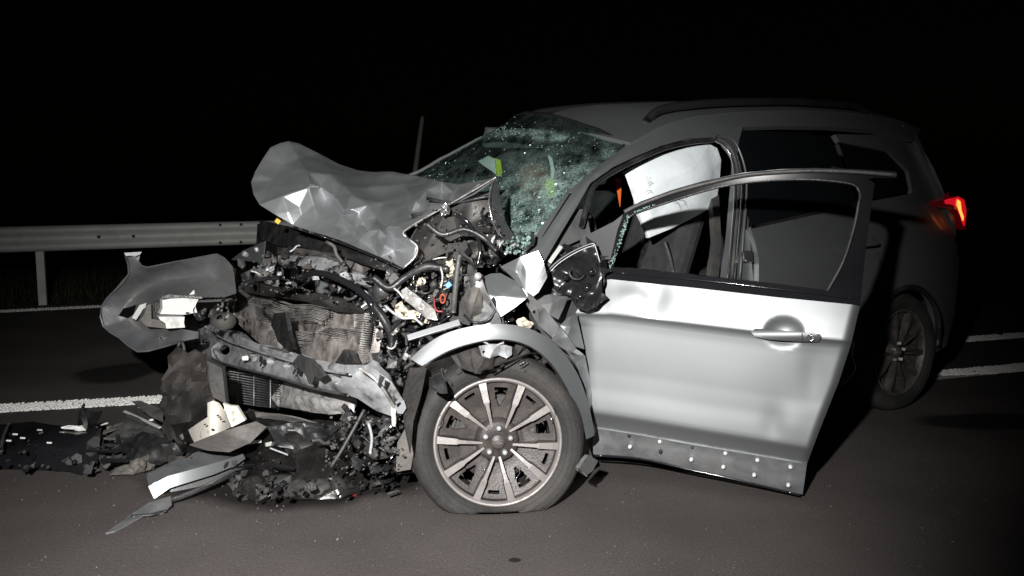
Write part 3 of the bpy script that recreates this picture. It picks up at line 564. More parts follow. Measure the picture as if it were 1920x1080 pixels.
sheet('lamp_bracket', [(524, 456, -.3), (598, 463, -.3), (628, 472, -.3), (672, 487, -.3), (697, 503, -.3), (680, 513, -.3), (628, 488, -.3), (560, 482, -.3), (520, 476, -.3)], 'dust', C, 'u', [(600, 476, -.33), (650, 494, -.33), (560, 468, -.33)], th=.02, sub=3, sm=0, amp=.012, fr=22, ridged=True)
sheet('far_wing', [(433, 487, -.45), (455, 470, -.42), (497, 452, -.40), (492, 496, -.40), (470, 490, -.42)], 'silver', C, 'u', th=.004, sub=3, amp=.006)
sheet('far_wing', [(480, 515, -.45), (520, 500, -.40), (522, 530, -.42), (545, 540, -.42), (500, 532, -.44)], 'alu', C, 'u', th=.006, sub=3, sm=0, amp=.01, fr=20)
tube('coolant_pipe', [at(x, y, 'u', -.50) for x, y in [(440, 505), (437, 520), (430, 540), (420, 556), (415, 582)]], .008, 'alu', C)
tube('coolant_pipe', [at(x, y, 'u', -.50) for x, y in [(436, 562), (428, 566), (425, 577)]], .006, 'alu', C)
v_, f_ = lathe([(0, .05), (.05, .045), (.075, .02), (.08, -.02), (.06, -.05)], at(418, 600, 'u', -.50), (N, A, WX[2]), 16); mesh('fluid_tank', v_, f_, 'dust', C, True)
bar('silver_tab', at(404, 520, 'u', -.45), at(430, 532, 'u', -.48), .035, .006, 'silver', C)
panel('mud_flap', [(335, 648), (352, 662), (366, 655), (396, 672), (404, 700), (398, 730), (404, 770), (385, 780), (380, 800), (362, 806), (356, 836), (346, 820), (338, 843), (326, 822), (318, 832), (306, 800), (312, 786), (300, 762), (306, 735), (302, 712), (316, 690), (314, 668)], lambda x, y: at(x, y, 'z', 3.72 + .03 * math.sin(x * .11 + y * .02) + .09 * noise.noise(Vector((x * .035, y * .03, 0))) + .03 * noise.noise(Vector((x * .1, y * .08, 2)))), 'brown', C, g=9, th=.012)
panel('lamp_housing', [(388, 676), (416, 690), (424, 758), (400, 745), (390, 715)], lambda x, y: at(x, y, 'z', 3.62), 'trim', C, g=12, th=.04)
# engine block and underside, dark
box('engine_block', car(.02, .92, .52), CX, (.24, .42, .3), 'trim', C, .03)
box('gearbox', car(-.02, .35, .42), CX, (.17, .16, .16), 'dust', C, .03)
box('floor_pan', car(1.75, .92, .28), CX, (1.55, .82, .03), 'black', C, .01)
box('subframe', car(-.1, .92, .2), CX, (.3, .6, .04), 'trim', C, .02)

# ---- far bumper corner, peeled away
bs = [(234, 476, 1.98), (264, 474, 1.98), (260, 489, 1.98), (265, 499, 1.97), (277, 502, 1.96), (341, 489, 1.9), (406, 476, 1.82), (420, 484, 1.8), (435, 500, 1.78), (442, 549, 1.72), (420, 556, 1.74), (380, 556, 1.78), (320, 553, 1.86), (300, 560, 1.9), (302, 598, 1.9), (345, 618, 1.82), (372, 622, 1.78), (372, 634, 1.78), (341, 640, 1.82), (300, 652, 1.9), (258, 659, 1.96), (224, 633, 2.06), (194, 612, 2.12), (190, 575, 2.14), (215, 545, 2.1), (242, 513, 2.04)]
bump = sheet('bumper_corner', bs, 'primer', C, 'v', [(250, 560, 2.18), (290, 530, 2.12), (340, 520, 2.02), (400, 515, 1.92), (230, 600, 2.14), (270, 620, 2.1), (250, 530, 2.12), (310, 634, 1.98)], [[(222, 592, 2.14), (232, 578, 2.14), (256, 571, 2.12), (250, 590, 2.12), (240, 597, 2.13)], [(299, 632, 1.95), (303, 628, 1.95), (306, 632, 1.95), (303, 637, 1.95)]], th=.006, sub=3, sm=2)
tube('bumper_edge', [at(x, y, 'v', v) for x, y, v in [(234, 476, 1.98), (242, 513, 2.03), (215, 545, 2.09), (190, 575, 2.13), (194, 612, 2.11), (224, 633, 2.05), (258, 659, 1.95), (300, 652, 1.9), (341, 640, 1.82)]], .006, 'primer', bump, sp=2)
panel('bumper_lip', [(233, 474), (266, 472), (262, 478), (236, 480)], lambda x, y: at(x, y, 'v', 1.93), 'silver', bump, g=8)
panel('lamp_rim', [(303, 556), (318, 552), (380, 557), (379, 560), (345, 558), (304, 560)], lambda x, y: at(x, y, 'v', 1.74), 'chrome', bump, g=8, th=.01)
b_ = at(336, 572, 'v', 1.78)
panel('foam_block', [(304, 563), (330, 558), (372, 561), (366, 574), (370, 586), (345, 590), (300, 589), (305, 578)], lambda x, y: at(x, y, 'v', 1.76), 'white', bump, g=8, th=.07)
panel('foam_block', [(297, 594), (346, 594), (345, 606), (347, 614), (312, 616), (310, 606), (300, 600)], lambda x, y: at(x, y, 'v', 1.75), 'white', bump, g=8, th=.07)
panel('lamp_mount', [(276, 572), (283, 570), (284, 598), (310, 601), (311, 616), (275, 612), (262, 600), (270, 590)], lambda x, y: at(x, y, 'v', 1.88), 'dust', bump, g=8, th=.03)
panel('bumper_rib', [(247, 596), (262, 572), (275, 568), (262, 590), (255, 600)], lambda x, y: at(x, y, 'v', 2.02), 'galv', bump, g=8, th=.01)
panel('lamp_shell', [(290, 566), (304, 562), (306, 580), (300, 592), (290, 585)], lambda x, y: at(x, y, 'v', 1.85), 'black', bump, g=8, th=.03)
tube('hook', [at(x, y, 'v', 1.7) for x, y in [(338, 640), (332, 655), (338, 668), (345, 655), (341, 640)]], .008, 'trim', C)

# ---- near wing, torn
W = 'silverdirty'
fz = lambda x, y, z0=3.16: (x, y, z0 - .085 + (556 - y) * .0003 - (x - 990) * .0002)
wing = sheet('front_wing', [fz(938, 500, 3.19), fz(975, 482), fz(1009, 470), fz(1020, 494), (1026, 520, 3.09), (1010, 548, 3.075), (1000, 556, 3.07), (985, 545, 3.07), fz(955, 515, 3.17)], 'silver', C, 'z', [fz(985, 505), fz(1005, 530), fz(1000, 490), (968, 510, 3.065)], sub=3, sm=1)
gz = lambda x, y: (x, y, 3.04 + (595 - y) * .0003 - (x - 940) * .0002 + max(0, 553 - y) * .0022)
sheet('wing_flap', [gz(902, 521), gz(920, 513), gz(938, 512), gz(973, 530), gz(988, 559), gz(965, 577), gz(938, 595), gz(925, 575), gz(914, 552)], 'silver', wing, 'z', [gz(945, 556), gz(930, 556), gz(965, 558), gz(945, 548), gz(925, 535), gz(955, 575), gz(960, 540)], sub=3, sm=0, soft=1)
sheet('wing_flap', [(890, 512, .02), (902, 520, -.01), (912, 550, -.04), (936, 592, -.08), (942, 612, -.06), (918, 610, -.03), (900, 580, .0), (888, 545, .03)], W, wing, 'v', [(905, 560, .02)], sub=3, sm=1)
sheet('wing_brace', [(975, 530, -.02), (988, 545, -.04), (1020, 577, -.05), (1049, 612, -.06), (1037, 634, -.06), (1010, 610, -.05), (984, 566, -.04)], W, wing, 'v', [(1010, 585, -.09)], [[(988, 568, -.05), (991, 564, -.05), (994, 568, -.05), (991, 572, -.05)], [(998, 585, -.05), (1001, 581, -.05), (1004, 585, -.05), (1001, 589, -.05)]], sub=2, sm=1)
sheet('wing_flap', [(1000, 559, -.01), (1030, 552, .0), (1066, 556, .0), (1058, 575, -.01), (1047, 599, -.03), (1030, 590, -.04), (1012, 572, -.03)], W, wing, 'v', [(1035, 568, -.06)], sub=3, sm=1)
sheet('wing_flap', [(1050, 610, -.04), (1064, 596, -.03), (1080, 586, -.01), (1088, 620, -.0), (1096, 655, .0), (1080, 650, -.05), (1066, 630, -.06)], 'silver', wing, 'v', [(1072, 615, -.07)], sub=3, sm=1)
sheet('wing_rear', [(1034, 638, -.07), (1050, 612, -.05), (1066, 632, -.07), (1082, 655, -.05), (1098, 668, .0), (1104, 700, .02), (1113, 745, .03), (1114, 790, .04), (1095, 796, .0), (1103, 760, -.02), (1096, 720, -.04), (1078, 680, -.06), (1058, 655, -.06)], W, wing, 'v', [(1078, 662, -.12), (1090, 690, -.05)], sub=3, sm=1, amp=.008, fr=12)
sheet('wing_tab', [(1096, 795, -.02), (1113, 792, .03), (1119, 808, .03), (1108, 820, .0)], W, wing, 'v', sub=2, amp=.01)
panel('hinge_post', [(990, 470), (1020, 480), (1060, 440), (1082, 420), (1100, 440), (1098, 520), (1090, 700), (1120, 860), (1085, 860), (1060, 700), (1000, 600)], lambda x, y: side(x, y, .10), 'trim', C, g=14, th=.03)
panel('pillar_foot', [(1021, 488), (1060, 420), (1082, 392), (1098, 392), (1108, 440), (1060, 462), (1030, 500)], lambda x, y: side(x, y, .045), 'primer', C, g=12, th=.01)
bar('hinge_strap', side(1030, 492, .03), side(1052, 462, .03), .018, .008, 'galv', C)
tube('pillar_edge', [side(x, y, -.004) for x, y in [(988, 476), (1010, 455), (1030, 425), (1050, 393), (1070, 362)]], .004, 'gloss', C)
# wheel arch trim
oa = [(772, 673), (800, 648), (835, 627), (880, 614), (930, 609), (980, 614), (1020, 632), (1050, 658), (1078, 700), (1095, 745), (1106, 790), (1110, 815)]
ia = [(793, 685), (820, 668), (850, 653), (890, 641), (930, 635), (970, 640), (1003, 655), (1030, 680), (1055, 718), (1075, 762), (1088, 800), (1096, 822)]
vs = []; n_ = 5
az = lambda x: float(np.interp(x, [772, 880, 950, 1020, 1070, 1110], [3.0, 2.985, 3.0, 3.06, 3.14, 3.24]))
oaP = spline([at(x, y, 'z', az(x)) for x, y in oa], 4); iaP = spline([at(x, y, 'z', az(x) - .013) for x, y in ia], 4)
for p, q in zip(oaP, iaP):
    for k in range(n_):
        t = k / (n_ - 1); vs.append(p.lerp(q, t) - Vector((0, 1, 0)) * (.006 * math.sin(math.pi * (.15 + .75 * t))) + Vector((0, 0, .0)))
fs = [(i * n_ + k, i * n_ + k + 1, (i + 1) * n_ + k + 1, (i + 1) * n_ + k) for i in range(len(oaP) - 1) for k in range(n_ - 1)]
arch = mesh('wheel_arch_trim', vs, fs, 'silver', C, True, th=.012, off=1)
tube('arch_edge', [p - N * .006 for p in iaP[::3]], .006, 'black', arch, sp=2)
# sills and tatters round the near wheel
sheet('arch_liner', [(790, 690, .02), (850, 655, .05), (930, 638, .06), (1000, 660, .05), (1050, 720, .04), (1085, 800, .03), (1050, 800, .2), (930, 700, .25), (800, 760, .25), (770, 740, .1)], 'brown', C, 'v', [(930, 665, .16)], th=.006, sub=3, amp=.02, fr=9)
sheet('arch_liner', [(845, 668, -.06), (880, 655, -.05), (930, 652, -.05), (985, 650, -.05), (996, 663, -.05), (960, 676, -.07), (920, 690, -.08), (890, 700, -.08), (860, 690, -.08)], 'brown', C, 'v', [(910, 672, -.12)], th=.004, sub=3, sm=0, amp=.015, fr=14, ridged=True)
sheet('arch_liner', [(806, 708, -.1), (825, 700, -.1), (836, 718, -.1), (840, 738, -.11), (826, 738, -.11), (806, 724, -.1)], 'black', C, 'v', sub=3, amp=.01, fr=20)
brk = sheet('strut_bracket', [(898, 649, -.1), (918, 645, -.09), (940, 645, -.1), (960, 650, -.1), (960, 665, -.11), (950, 672, -.11), (935, 666, -.1), (918, 672, -.11), (905, 668, -.11)], 'steel', C, 'v', [(925, 655, -.13)], [[(904, 660, -.1), (907, 656, -.1), (910, 660, -.1), (907, 664, -.1)]], sub=2, amp=.004)
tube('torn_edge', [at(x, y, 'v', -.09) for x, y in [(920, 697), (955, 682), (992, 663), (1025, 668), (1048, 694)]], .003, 'gloss', C)
panel('sill_piece', [(1085, 878), (1103, 853), (1122, 864), (1110, 884), (1100, 891)], lambda x, y: at(x, y, 'z', 2.96 + (x - 1085) * .004), 'silverdirty', C, g=6, th=.015)
tube('sill_edge', [at(1083, 881, 'z', 2.95), at(1100, 892, 'z', 2.98)], .004, 'chrome', C, sp=0)
panel('liner_side', [(770, 690), (800, 690), (790, 740), (775, 790), (770, 850), (760, 800), (757, 740)], lambda x, y: at(x, y, 'v', .0), 'brown', C, g=12)
panel('liner_side', [(1040, 690), (1075, 740), (1098, 820), (1112, 860), (1088, 880), (1080, 800), (1062, 740)], lambda x, y: at(x, y, 'v', -.03), 'trim', C, g=12)

# ---- wheels
def wheel(name, c, nrm, flat, face='rimface'):
    nrm = Vector(nrm).normalized(); rt = Vector((0, 0, 1)).cross(nrm).normalized() * 1; up = nrm.cross(rt); ax = (rt, up, nrm)
    tp = [(.252, -.005), (.262, .006), (.285, .016), (.31, .018), (.33, .008), (.342, -.012), (.348, -.035), (.349, -.10), (.348, -.17), (.340, -.20), (.31, -.222), (.262, -.21), (.25, -.2)]
    v_, f_ = lathe(tp, c, ax, 72); o2 = []
    for v in v_:
        if v.z < .006 and flat:
            s = .006 - v.z; v = v + nrm * (s * .35 if (v - c).dot(nrm) > -.1 else -s * .3); v.z = .006
        o2.append(v)
    f_ = [tuple(reversed(f)) for f in f_]
    w = mesh(name, o2, f_, 'rubber', C, True)
    for rr, oo in ((.272, .013), (.292, .0185), (.322, .0145)):
        v_, f_ = lathe([(rr, oo - .001), (rr + .001, oo + .002), (rr + .003, oo + .001)], c, ax, 72); v_ = [Vector((v.x, v.y, max(v.z, .008))) for v in v_]; mesh('tyre_rib', v_, f_, 'rubber', w, True)
    v_, f_ = lathe([(.256, .002), (.253, .006), (.246, .006), (.242, .0), (.238, -.012), (.232, -.03), (.225, -.10), (.22, -.19)], c, ax, 64); mesh('rim', v_, f_, 'rimdark', w, True)
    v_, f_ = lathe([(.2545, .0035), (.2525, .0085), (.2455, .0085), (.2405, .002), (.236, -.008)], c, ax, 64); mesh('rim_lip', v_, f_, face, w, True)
    def f2(x, y): r = math.hypot(x, y); return c + rt * x + up * y + nrm * (-.030 - .03 * min(1, max(0, (.23 - r) / .12)))
    hs = []
    base = math.radians(-94.5)
    def arcslot(a, half, r0, r1): return [((r0) * math.cos(a + s * half), r0 * math.sin(a + s * half)) for s in (-1, -.33, .33, 1)] + [((r1) * math.cos(a + s * half), r1 * math.sin(a + s * half)) for s in (1, .33, -.33, -1)]
    for k in range(5):
        a = base + k * math.radians(72); hs.append(arcslot(a + math.radians(36), .13, .196, .212)); hs.append(arcslot(a, .11, .20, .214))
        hs.append([(r * math.cos(a + t), r * math.sin(a + t)) for r, t in ((.13, .60), (.19, .50), (.2, .62), (.17, .76))]); hs.append([(r * math.cos(a + t), r * math.sin(a + t)) for r, t in ((.13, -.60), (.17, -.76), (.2, -.62), (.19, -.50))])
    def F3(x, y): return f2(x, y)
    ol = disc(0, 0, .236, 40)
    V, T, _ = cdt(ol, hs, [(r * math.cos(t), r * math.sin(t)) for r in (.03, .07, .11, .15, .175) for t in np.linspace(0, 6.1, 16)])
    P = [F3(*p) for p in V]; mesh('rim_dish', P, orient(P, T), 'rimdark', w, True, th=.012)
    v_, f_ = lathe([(0, -.10), (.17, -.10), (.175, -.12)], c, ax, 32); mesh('brake_disc', v_, f_, 'trim', w, True)
    box('brake_caliper', c + rt * .12 + up * .06 - nrm * .09, ax, (.04, .08, .03), 'trim', w, .01)
    for k in range(5):
        for sg in (-1, 1):
            ac = base + k * math.radians(72); ah = ac + sg * .10; ar = ac + sg * math.radians(17)
            p0 = Vector((.060 * math.cos(ac + sg * .17), .060 * math.sin(ac + sg * .17))); p1 = Vector((.243 * math.cos(ar), .243 * math.sin(ar))); d = (p1 - p0).normalized(); q = Vector((-d.y, d.x))
            vv = []; st = [(0, .0045, -.010), (.35, .0065, .000), (.5, .0075, .003), (.56, .0115, .004), (.85, .0135, .002), (1, .0150, -.001)]
            for t, hw, o in st:
                m_ = p0.lerp(p1, t)
                for s_, dz in ((-1.25, -.04), (-1, -.001), (1, -.001), (1.25, -.04)):
                    e = m_ + q * (hw * s_); vv.append(c + rt * e.x + up * e.y + nrm * (o + dz))
            ff = []; mi = []
            for i in range(len(st) - 1):
                for j in range(3): ff.append((i * 4 + j, (i + 1) * 4 + j, (i + 1) * 4 + j + 1, i * 4 + j + 1)); mi.append(0 if j == 1 else 1)
            b0_ = (vv[5] - vv[1]).cross(vv[2] - vv[1]).dot(nrm)
            if b0_ < 0: ff = [tuple(reversed(f)) for f in ff]
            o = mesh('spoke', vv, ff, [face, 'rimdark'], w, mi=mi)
        a = base + math.radians(36) + k * math.radians(72); p = c + (rt * math.cos(a) + up * math.sin(a)) * .052 - nrm * .012
        v_, f_ = lathe([(0, .012), (.009, .011), (.0105, .006), (.0115, -.01)], p, ax, 8); mesh('lug_nut', v_, f_, 'steel', w, True)
    v_, f_ = lathe([(0, -.004), (.024, -.005), (.030, -.010), (.032, -.02), (.07, -.022), (.085, -.035), (.09, -.06)], c, ax, 28); mesh('hub_cap', v_, f_, 'rimdark', w, True)
    # small oval emblem with a wavy script line
    ev = [c + rt * (.017 * math.cos(t)) + up * (.0075 * math.sin(t)) - nrm * .0035 for t in np.linspace(0, 2 * math.pi, 20, endpoint=False)]
    v_, f_ = tubev(ev, .0009, 4, True); mesh('emblem', v_, f_, 'rimface', w, True)
    v_, f_ = tubev([c + rt * x + up * (.003 * math.sin(x * 520)) - nrm * .0032 for x in np.linspace(-.011, .011, 14)], .0009, 4); mesh('emblem', v_, f_, 'rimface', w, True)
    return w
wc = at(934, 829, 'z', 3.06); FWc = wc
wheel('wheel', wc, (.10, -1, .09), True)
rc = car(2.755, .015, .345); wheel('wheel', rc, (-N.x, -N.y, 0), True, 'trim')  # darker spoke faces: the lamp's falloff is put into their colour
wheel('wheel', car(2.755, 1.83, .345), (N.x, N.y, 0), True)
for p in ((820, 806), (905, 884), (1030, 790), (965, 900)):
    c0 = at(p[0], p[1], 'z', 3.04); tube('bent_wire', [c0, c0 + Vector((.02, 0, .03)), c0 + Vector((.012, 0, .06))], .0015, 'chrome', C, sp=2)
sheet('arch_liner', [(765, 700, .1), (800, 690, .1), (780, 800, .1), (790, 900, .15), (770, 880, .15), (760, 780, .12)], 'black', C, 'v', sub=2)

# ---- interior
sheet('dashboard', [(760, 360, .75, 'u'), (900, 350, .65, 'u'), (960, 400, .6, 'u'), (1030, 440, .55, 'u'), (1080, 400, .55, 'u'), (1100, 460, .6, 'u'), (1040, 560, .6, 'u'), (800, 560, .6, 'u')], 'fabric', C, 'u', th=.02, sub=3, amp=.02)
def seat(u, v):
    st = box('seat', car(u, v, .62), CX, (.25, .24, .10), 'fabric', C, .05)
    e = Vector((math.cos(.35), 0, math.sin(.35))); bx = (A * .93 - WX[2] * .36, N, WX[2] * .93 + A * .36); box('seat_back', car(u + .30, v, .98), bx, (.07, .23, .32), 'fabric', st, .05)
    box('headrest', car(u + .42, v, 1.40), bx, (.045, .12, .08), 'fabric', st, .03); return st
seat(1.05, .55); seat(1.05, 1.28)
box('rear_bench', car(2.0, .92, .7), CX, (.25, .6, .12), 'fabric', C, .05); box('rear_bench', car(2.25, .92, 1.0), CX, (.07, .6, .3), 'fabric', C, .05)
v_, f_ = tubev([car(.72 + .05 * math.sin(t), .5 + .18 * math.cos(t), 1.0 + .17 * math.sin(t)) for t in np.linspace(0, 2 * math.pi, 26, endpoint=False)], .014, 8, True); sw = mesh('steering_wheel', v_, f_, 'black', C, True)
v_, f_ = tubev([car(.72, .5, 1.0), car(.6, .5, .9)], .05, 10); mesh('steering_hub', v_, f_, 'black', sw, True)
box('far_door_panel', car(1.3, 1.80, .75), CX, (.8, .03, .38), 'fabric', C, .02)
tube('far_pillar', [car(1.55, 1.78, 1.05), car(1.6, 1.6, 1.65)], .05, 'black', C, sp=0)
tube('belt_strap', [side(1245, 450, .3), side(1255, 480, .32), side(1262, 510, .33)], .010, 'trim', C)
panel('pillar_trim', [(1268, 400), (1290, 385), (1300, 450), (1290, 520), (1262, 520), (1275, 450)], lambda x, y: side(x, y, .35), 'trim', C, g=12, th=.03)
panel('pillar_trim', [(1335, 372), (1348, 365), (1352, 440), (1348, 520), (1332, 520), (1340, 450)], lambda x, y: side(x, y, .16), 'trim', C, g=12, th=.03)
# curtain airbag
ab = [(1170, 322), (1200, 304), (1240, 289), (1290, 275), (1330, 270), (1345, 278), (1352, 300), (1350, 330), (1345, 368), (1334, 390), (1300, 408), (1260, 428), (1216, 446), (1205, 420), (1190, 380), (1180, 350)]
sheet('curtain_airbag', [(x, y, .30) for x, y in ab], 'airbag', C, 'v', [(1250, 330, .22), (1300, 320, .20), (1300, 370, .24), (1230, 390, .26), (1270, 400, .25), (1210, 340, .24), (1330, 330, .24)], th=.02, sub=4, sm=2, amp=.006, fr=9)
for k in range(6):  # thin dark threads drawn on the cloth as the shade of its folds
    x = U(1180, 1340); y = U(300, 420) - (x - 1260) * .25
    if inside((x, y), ab):
        a = U(-.9, .3); l = U(5, 16); tube('airbag_fold_shade', [at(x, y, 'v', .193), at(x + l * math.cos(a), y + l * math.sin(a), 'v', .195), at(x + l * 1.6 * math.cos(a + .5), y + l * 1.6 * math.sin(a + .5), 'v', .2)], .0011, 'primer', C, sp=2, n=4)

# ---- rear door, quarter panel, rear
def belt(u): return 1.09 + .125 * (u - 1.5) * (1 if u < 2.5 else 1)
def sv(u, w): return vf(w) + .10 * max(0, (u - 2.75) / .7) ** 2.2
WCU, WCW, WR = 2.755, .35, .385
arcp = lambda a0, a1, n: [(WCU + WR * math.cos(math.radians(a)), WCW + WR * math.sin(math.radians(a))) for a in np.linspace(a0, a1, n)]
S3 = lambda u, w: car(u, sv(u, w), w)
rdoor = panel('rear_door', [(1.47, .33), (2.30, .33), (2.37, .4)] + arcp(172, 128, 6) + [(2.50, .8), (2.47, belt(2.47)), (2.0, belt(2.0)), (1.5, belt(1.5))], S3, 'silver', C, g=.07, th=.03)
panel('door_glass', [(1.52, belt(1.5) + .005), (2.45, belt(2.45) + .005), (2.40, 1.56), (2.2, 1.60), (1.6, 1.585), (1.53, 1.57)], lambda u, w: car(u, sv(u, w) + .012, w), 'sideglass', rdoor, g=.07, th=.005)
tube('door_handle', [car(2.2, -.02, .98), car(2.22, -.045, .985), car(2.38, -.045, .99), car(2.4, -.02, .99)], .012, 'silver', rdoor)
tube('belt_moulding', [car(u, sv(u, belt(u)) - .004, belt(u)) for u in (1.5, 1.9, 2.2, 2.46)], .008, 'black', rdoor)
qp = panel('quarter_panel', [(2.475, .80)] + arcp(120, 0, 16)[1:] + [(3.2, .28), (3.44, .30), (3.5, .5), (3.51, .9), (3.5, 1.12), (3.42, 1.3), (3.28, 1.52), (3.14, 1.61), (2.95, 1.62), (2.42, 1.60), (2.44, 1.56), (2.9, 1.52), (3.06, 1.40), (3.02, 1.27), (2.47, belt(2.47))], S3, 'silver', C, g=.07, th=.03)
panel('quarter_glass', [(2.49, belt(2.49)), (3.0, 1.285), (3.03, 1.4), (2.88, 1.515), (2.45, 1.555)], lambda u, w: car(u, sv(u, w) + .012, w), 'sideglass', qp, g=.07, th=.005)
tube('arch_moulding', [car(WCU + (WR - .005) * math.cos(math.radians(a)), sv(WCU, WCW + WR * math.sin(math.radians(a))) - .008, WCW + (WR - .005) * math.sin(math.radians(a))) for a in range(0, 181, 15)], .016, 'black', C, sp=2)
panel('sill', [(.75, .22), (2.38, .22), (2.36, .325), (.75, .325)], lambda u, w: car(u, .03, w), 'trim', C, g=.1, th=.04)
def rear(v, w): return car(3.46 + .10 * (1 - ((v - .92) / .92) ** 2) - max(0, w - 1.05) * .5, .05 + v * .965, w)
panel('tailgate', [(0.1, .7), (1.74, .7), (1.74, 1.1), (1.6, 1.62), (.24, 1.62), (.1, 1.1)], rear, 'silver', C, g=.1, th=.03, holes=[[(.3, 1.15), (1.54, 1.15), (1.45, 1.5), (.39, 1.5)]])
panel('rear_glass', [(.3, 1.15), (1.54, 1.15), (1.45, 1.5), (.39, 1.5)], rear, 'sideglass', C, g=.1, th=.005)
panel('rear_bumper', [(.26, .3), (1.6, .3), (1.6, .7), (.26, .7)], lambda v, w: car(3.47 + .10 * (1 - ((v - .92) / .92) ** 2), .02 + v * .98, w), 'black', C, g=.1, th=.04)
panel('spoiler', [(.32, 0), (1.5, 0), (1.5, .12), (.32, .12)], lambda v, s: car(3.12 + s + .04, v, 1.67 - s * .3), 'silver', C, g=.1, th=.03)
panel('body_side', [(1.5, .33), (3.3, .33), (3.3, 1.2), (1.5, 1.1)], lambda u, w: car(u, 1.84 - vf(w), w), 'silver', C, g=.15, th=.03)
panel('body_side', [(-.1, .5), (1.5, .33), (1.5, 1.1), (.3, 1.0), (-.1, .9)], lambda u, w: car(u, 1.84 - vf(w), w), 'silver', C, g=.15, th=.03)
panel('roof_side', [(.9, 1.55), (3.15, 1.6), (3.15, 1.72), (.9, 1.66)], lambda u, w: car(u, 1.84 - vf(w - .1), w), 'silver', C, g=.15, th=.03)
# tail lamp, lit
TS = lambda off: (lambda x, y: at(x, y, 'z', 5.02 + off - (x - 1790) * -.004))
tl = panel('tail_lamp', [(1757, 378), (1775, 371), (1797, 367), (1809, 372), (1814, 395), (1811, 431), (1805, 425), (1800, 405), (1794, 393), (1784, 389), (1762, 386)], TS(0), 'glowdim', C, g=7, th=.05)
panel('lit_lens', [(1772, 376), (1797, 369), (1808, 375), (1812, 395), (1809, 424), (1804, 415), (1800, 398), (1794, 388), (1785, 383), (1774, 382)], TS(-.012), 'glow', tl, g=7, th=.005)
panel('lit_strip', [(1796, 374), (1801, 378), (1803, 395), (1807, 406), (1806, 414), (1800, 398), (1795, 384)], TS(-.024), 'glowhot', tl, g=7, th=.004)

# ---- front door, open
TOPX = lambda s: 1134 + s * (1613 - 1134)
dtop = lambda x: float(np.interp(x, [1080, 1128, 1145, 1612], [586, 524, 522, 571]))
dbot = lambda x: float(np.interp(x, [1100, 1113, 1200, 1300, 1400, 1515], [798, 801, 815, 833, 850, 870]))
ts = sorted(set(list(np.linspace(0, 1, 46)) + [.222, .229, .236, .243, .25, .88, .90, .92]))
def doff(t): return float(np.interp(t, [0, .10, .22, .236, .26, .32, .45, .62, .74, .82, .875, .905, .95, 1], [.0, .018, .038, .0385, .029, .0265, .026, .0255, .028, .032, .034, .033, .012, -.004]))
vs = []; NCOL = 120
for t in ts:
    xl = float(np.interp(t, [0, .12, .23, .3, .6, 1], [1134, 1100, 1079, 1087, 1104, 1114])); xr = float(np.interp(t, [0, .25, .5, .8, 1], [1613, 1596, 1572, 1536, 1513]))
    for k in range(NCOL + 1):
        s = k / NCOL; x = xl + (xr - xl) * s
        yt = dtop(max(x, 1134)); yb = dbot(x); y = yt + (yb - yt) * t
        o = doff(t)
        o -= .030 * max(0, 1 - ((x - 1470) / 40) ** 2 - ((y - 622) / 30) ** 2) ** 1.15 if abs(x - 1470) < 40 and abs(y - 622) < 30 else 0
        o += .004 * math.exp(-(((x - 1485) / 45) ** 2 + ((y - 790) / 30) ** 2)) - .006 * math.exp(-(((x - 1450) / 22) ** 2 + ((y - 800) / 34) ** 2)) - .006 * math.exp(-(((x - 1525) / 25) ** 2 + ((y - 700) / 60) ** 2))
        o += .010 * math.exp(-((x - 1185) / 40) ** 2) * math.exp(-((y - 560) / 22) ** 2) - .012 * math.exp(-((x - 1228) / 26) ** 2) * math.exp(-((y - 555) / 30) ** 2) * (t < .235)
        o += .0015 * noise.noise(Vector((x * .008, y * .009, 2))) - .015 * max(0, (1120 - x) / 40) ** 2 * (t > .3)
        o -= .018 * max(0, (s - .965) / .035) ** 2
        vs.append(at(x, y, 'd', o))
W1 = NCOL + 1; fs = [(i * W1 + k, (i + 1) * W1 + k, (i + 1) * W1 + k + 1, i * W1 + k + 1) for i in range(len(ts) - 1) for k in range(NCOL)]
fs = orient(vs, fs); door = mesh('front_door', vs, fs, 'silver', C, True, th=.05)
# bare lower strip where the cladding is gone
lower = []; 
for i in range(7):
    t = i / 6
    for k in range(31):
        s = k / 30; x = 1112 + (1513 - 8 * t - 1112) * s; yt = dbot(x) + 1; yb = float(np.interp(x, [1108, 1150, 1200, 1300, 1400, 1500], [852, 853, 858, 880, 902, 927])); lower.append(at(x, yt + (yb - yt) * t, 'd', float(np.interp(t, [0, .2, .7, 1], [.002, -.010, -.026, -.042])) + .004 * noise.noise(Vector((x * .03, t * 3, 7)))))
fs = orient(lower, [(i * 31 + k, (i + 1) * 31 + k, (i + 1) * 31 + k + 1, i * 31 + k + 1) for i in range(6) for k in range(30)])
mesh('lower_strip', lower, fs, 'silverdirty', door, True, th=.035)
for (x, y, mm) in ((1181, 838, 'white'), (1237, 828, 'white'), (1298, 838, 'black'), (1296, 862, 'white'), (1360, 850, 'white'), (1356, 876, 'white'), (1420, 863, 'white'), (1414, 891, 'white'), (1482, 876, 'white'), (1478, 910, 'white'), (1238, 847, 'black'), (1180, 817, 'black')):
    c = at(x, y, 'd', -.004); v_, f_ = lathe([(0, .009), (.006, .008), (.0085, 0), (.0085, -.01)], c, (DE, WX[2], DN), 8); mesh('trim_clip', v_, f_, mm, door, True)
tube('lower_edge', [at(x, y, 'd', -.02) for x, y in ((1115, 854), (1200, 860), (1300, 882), (1400, 904), (1499, 928))], .005, 'gloss', door)
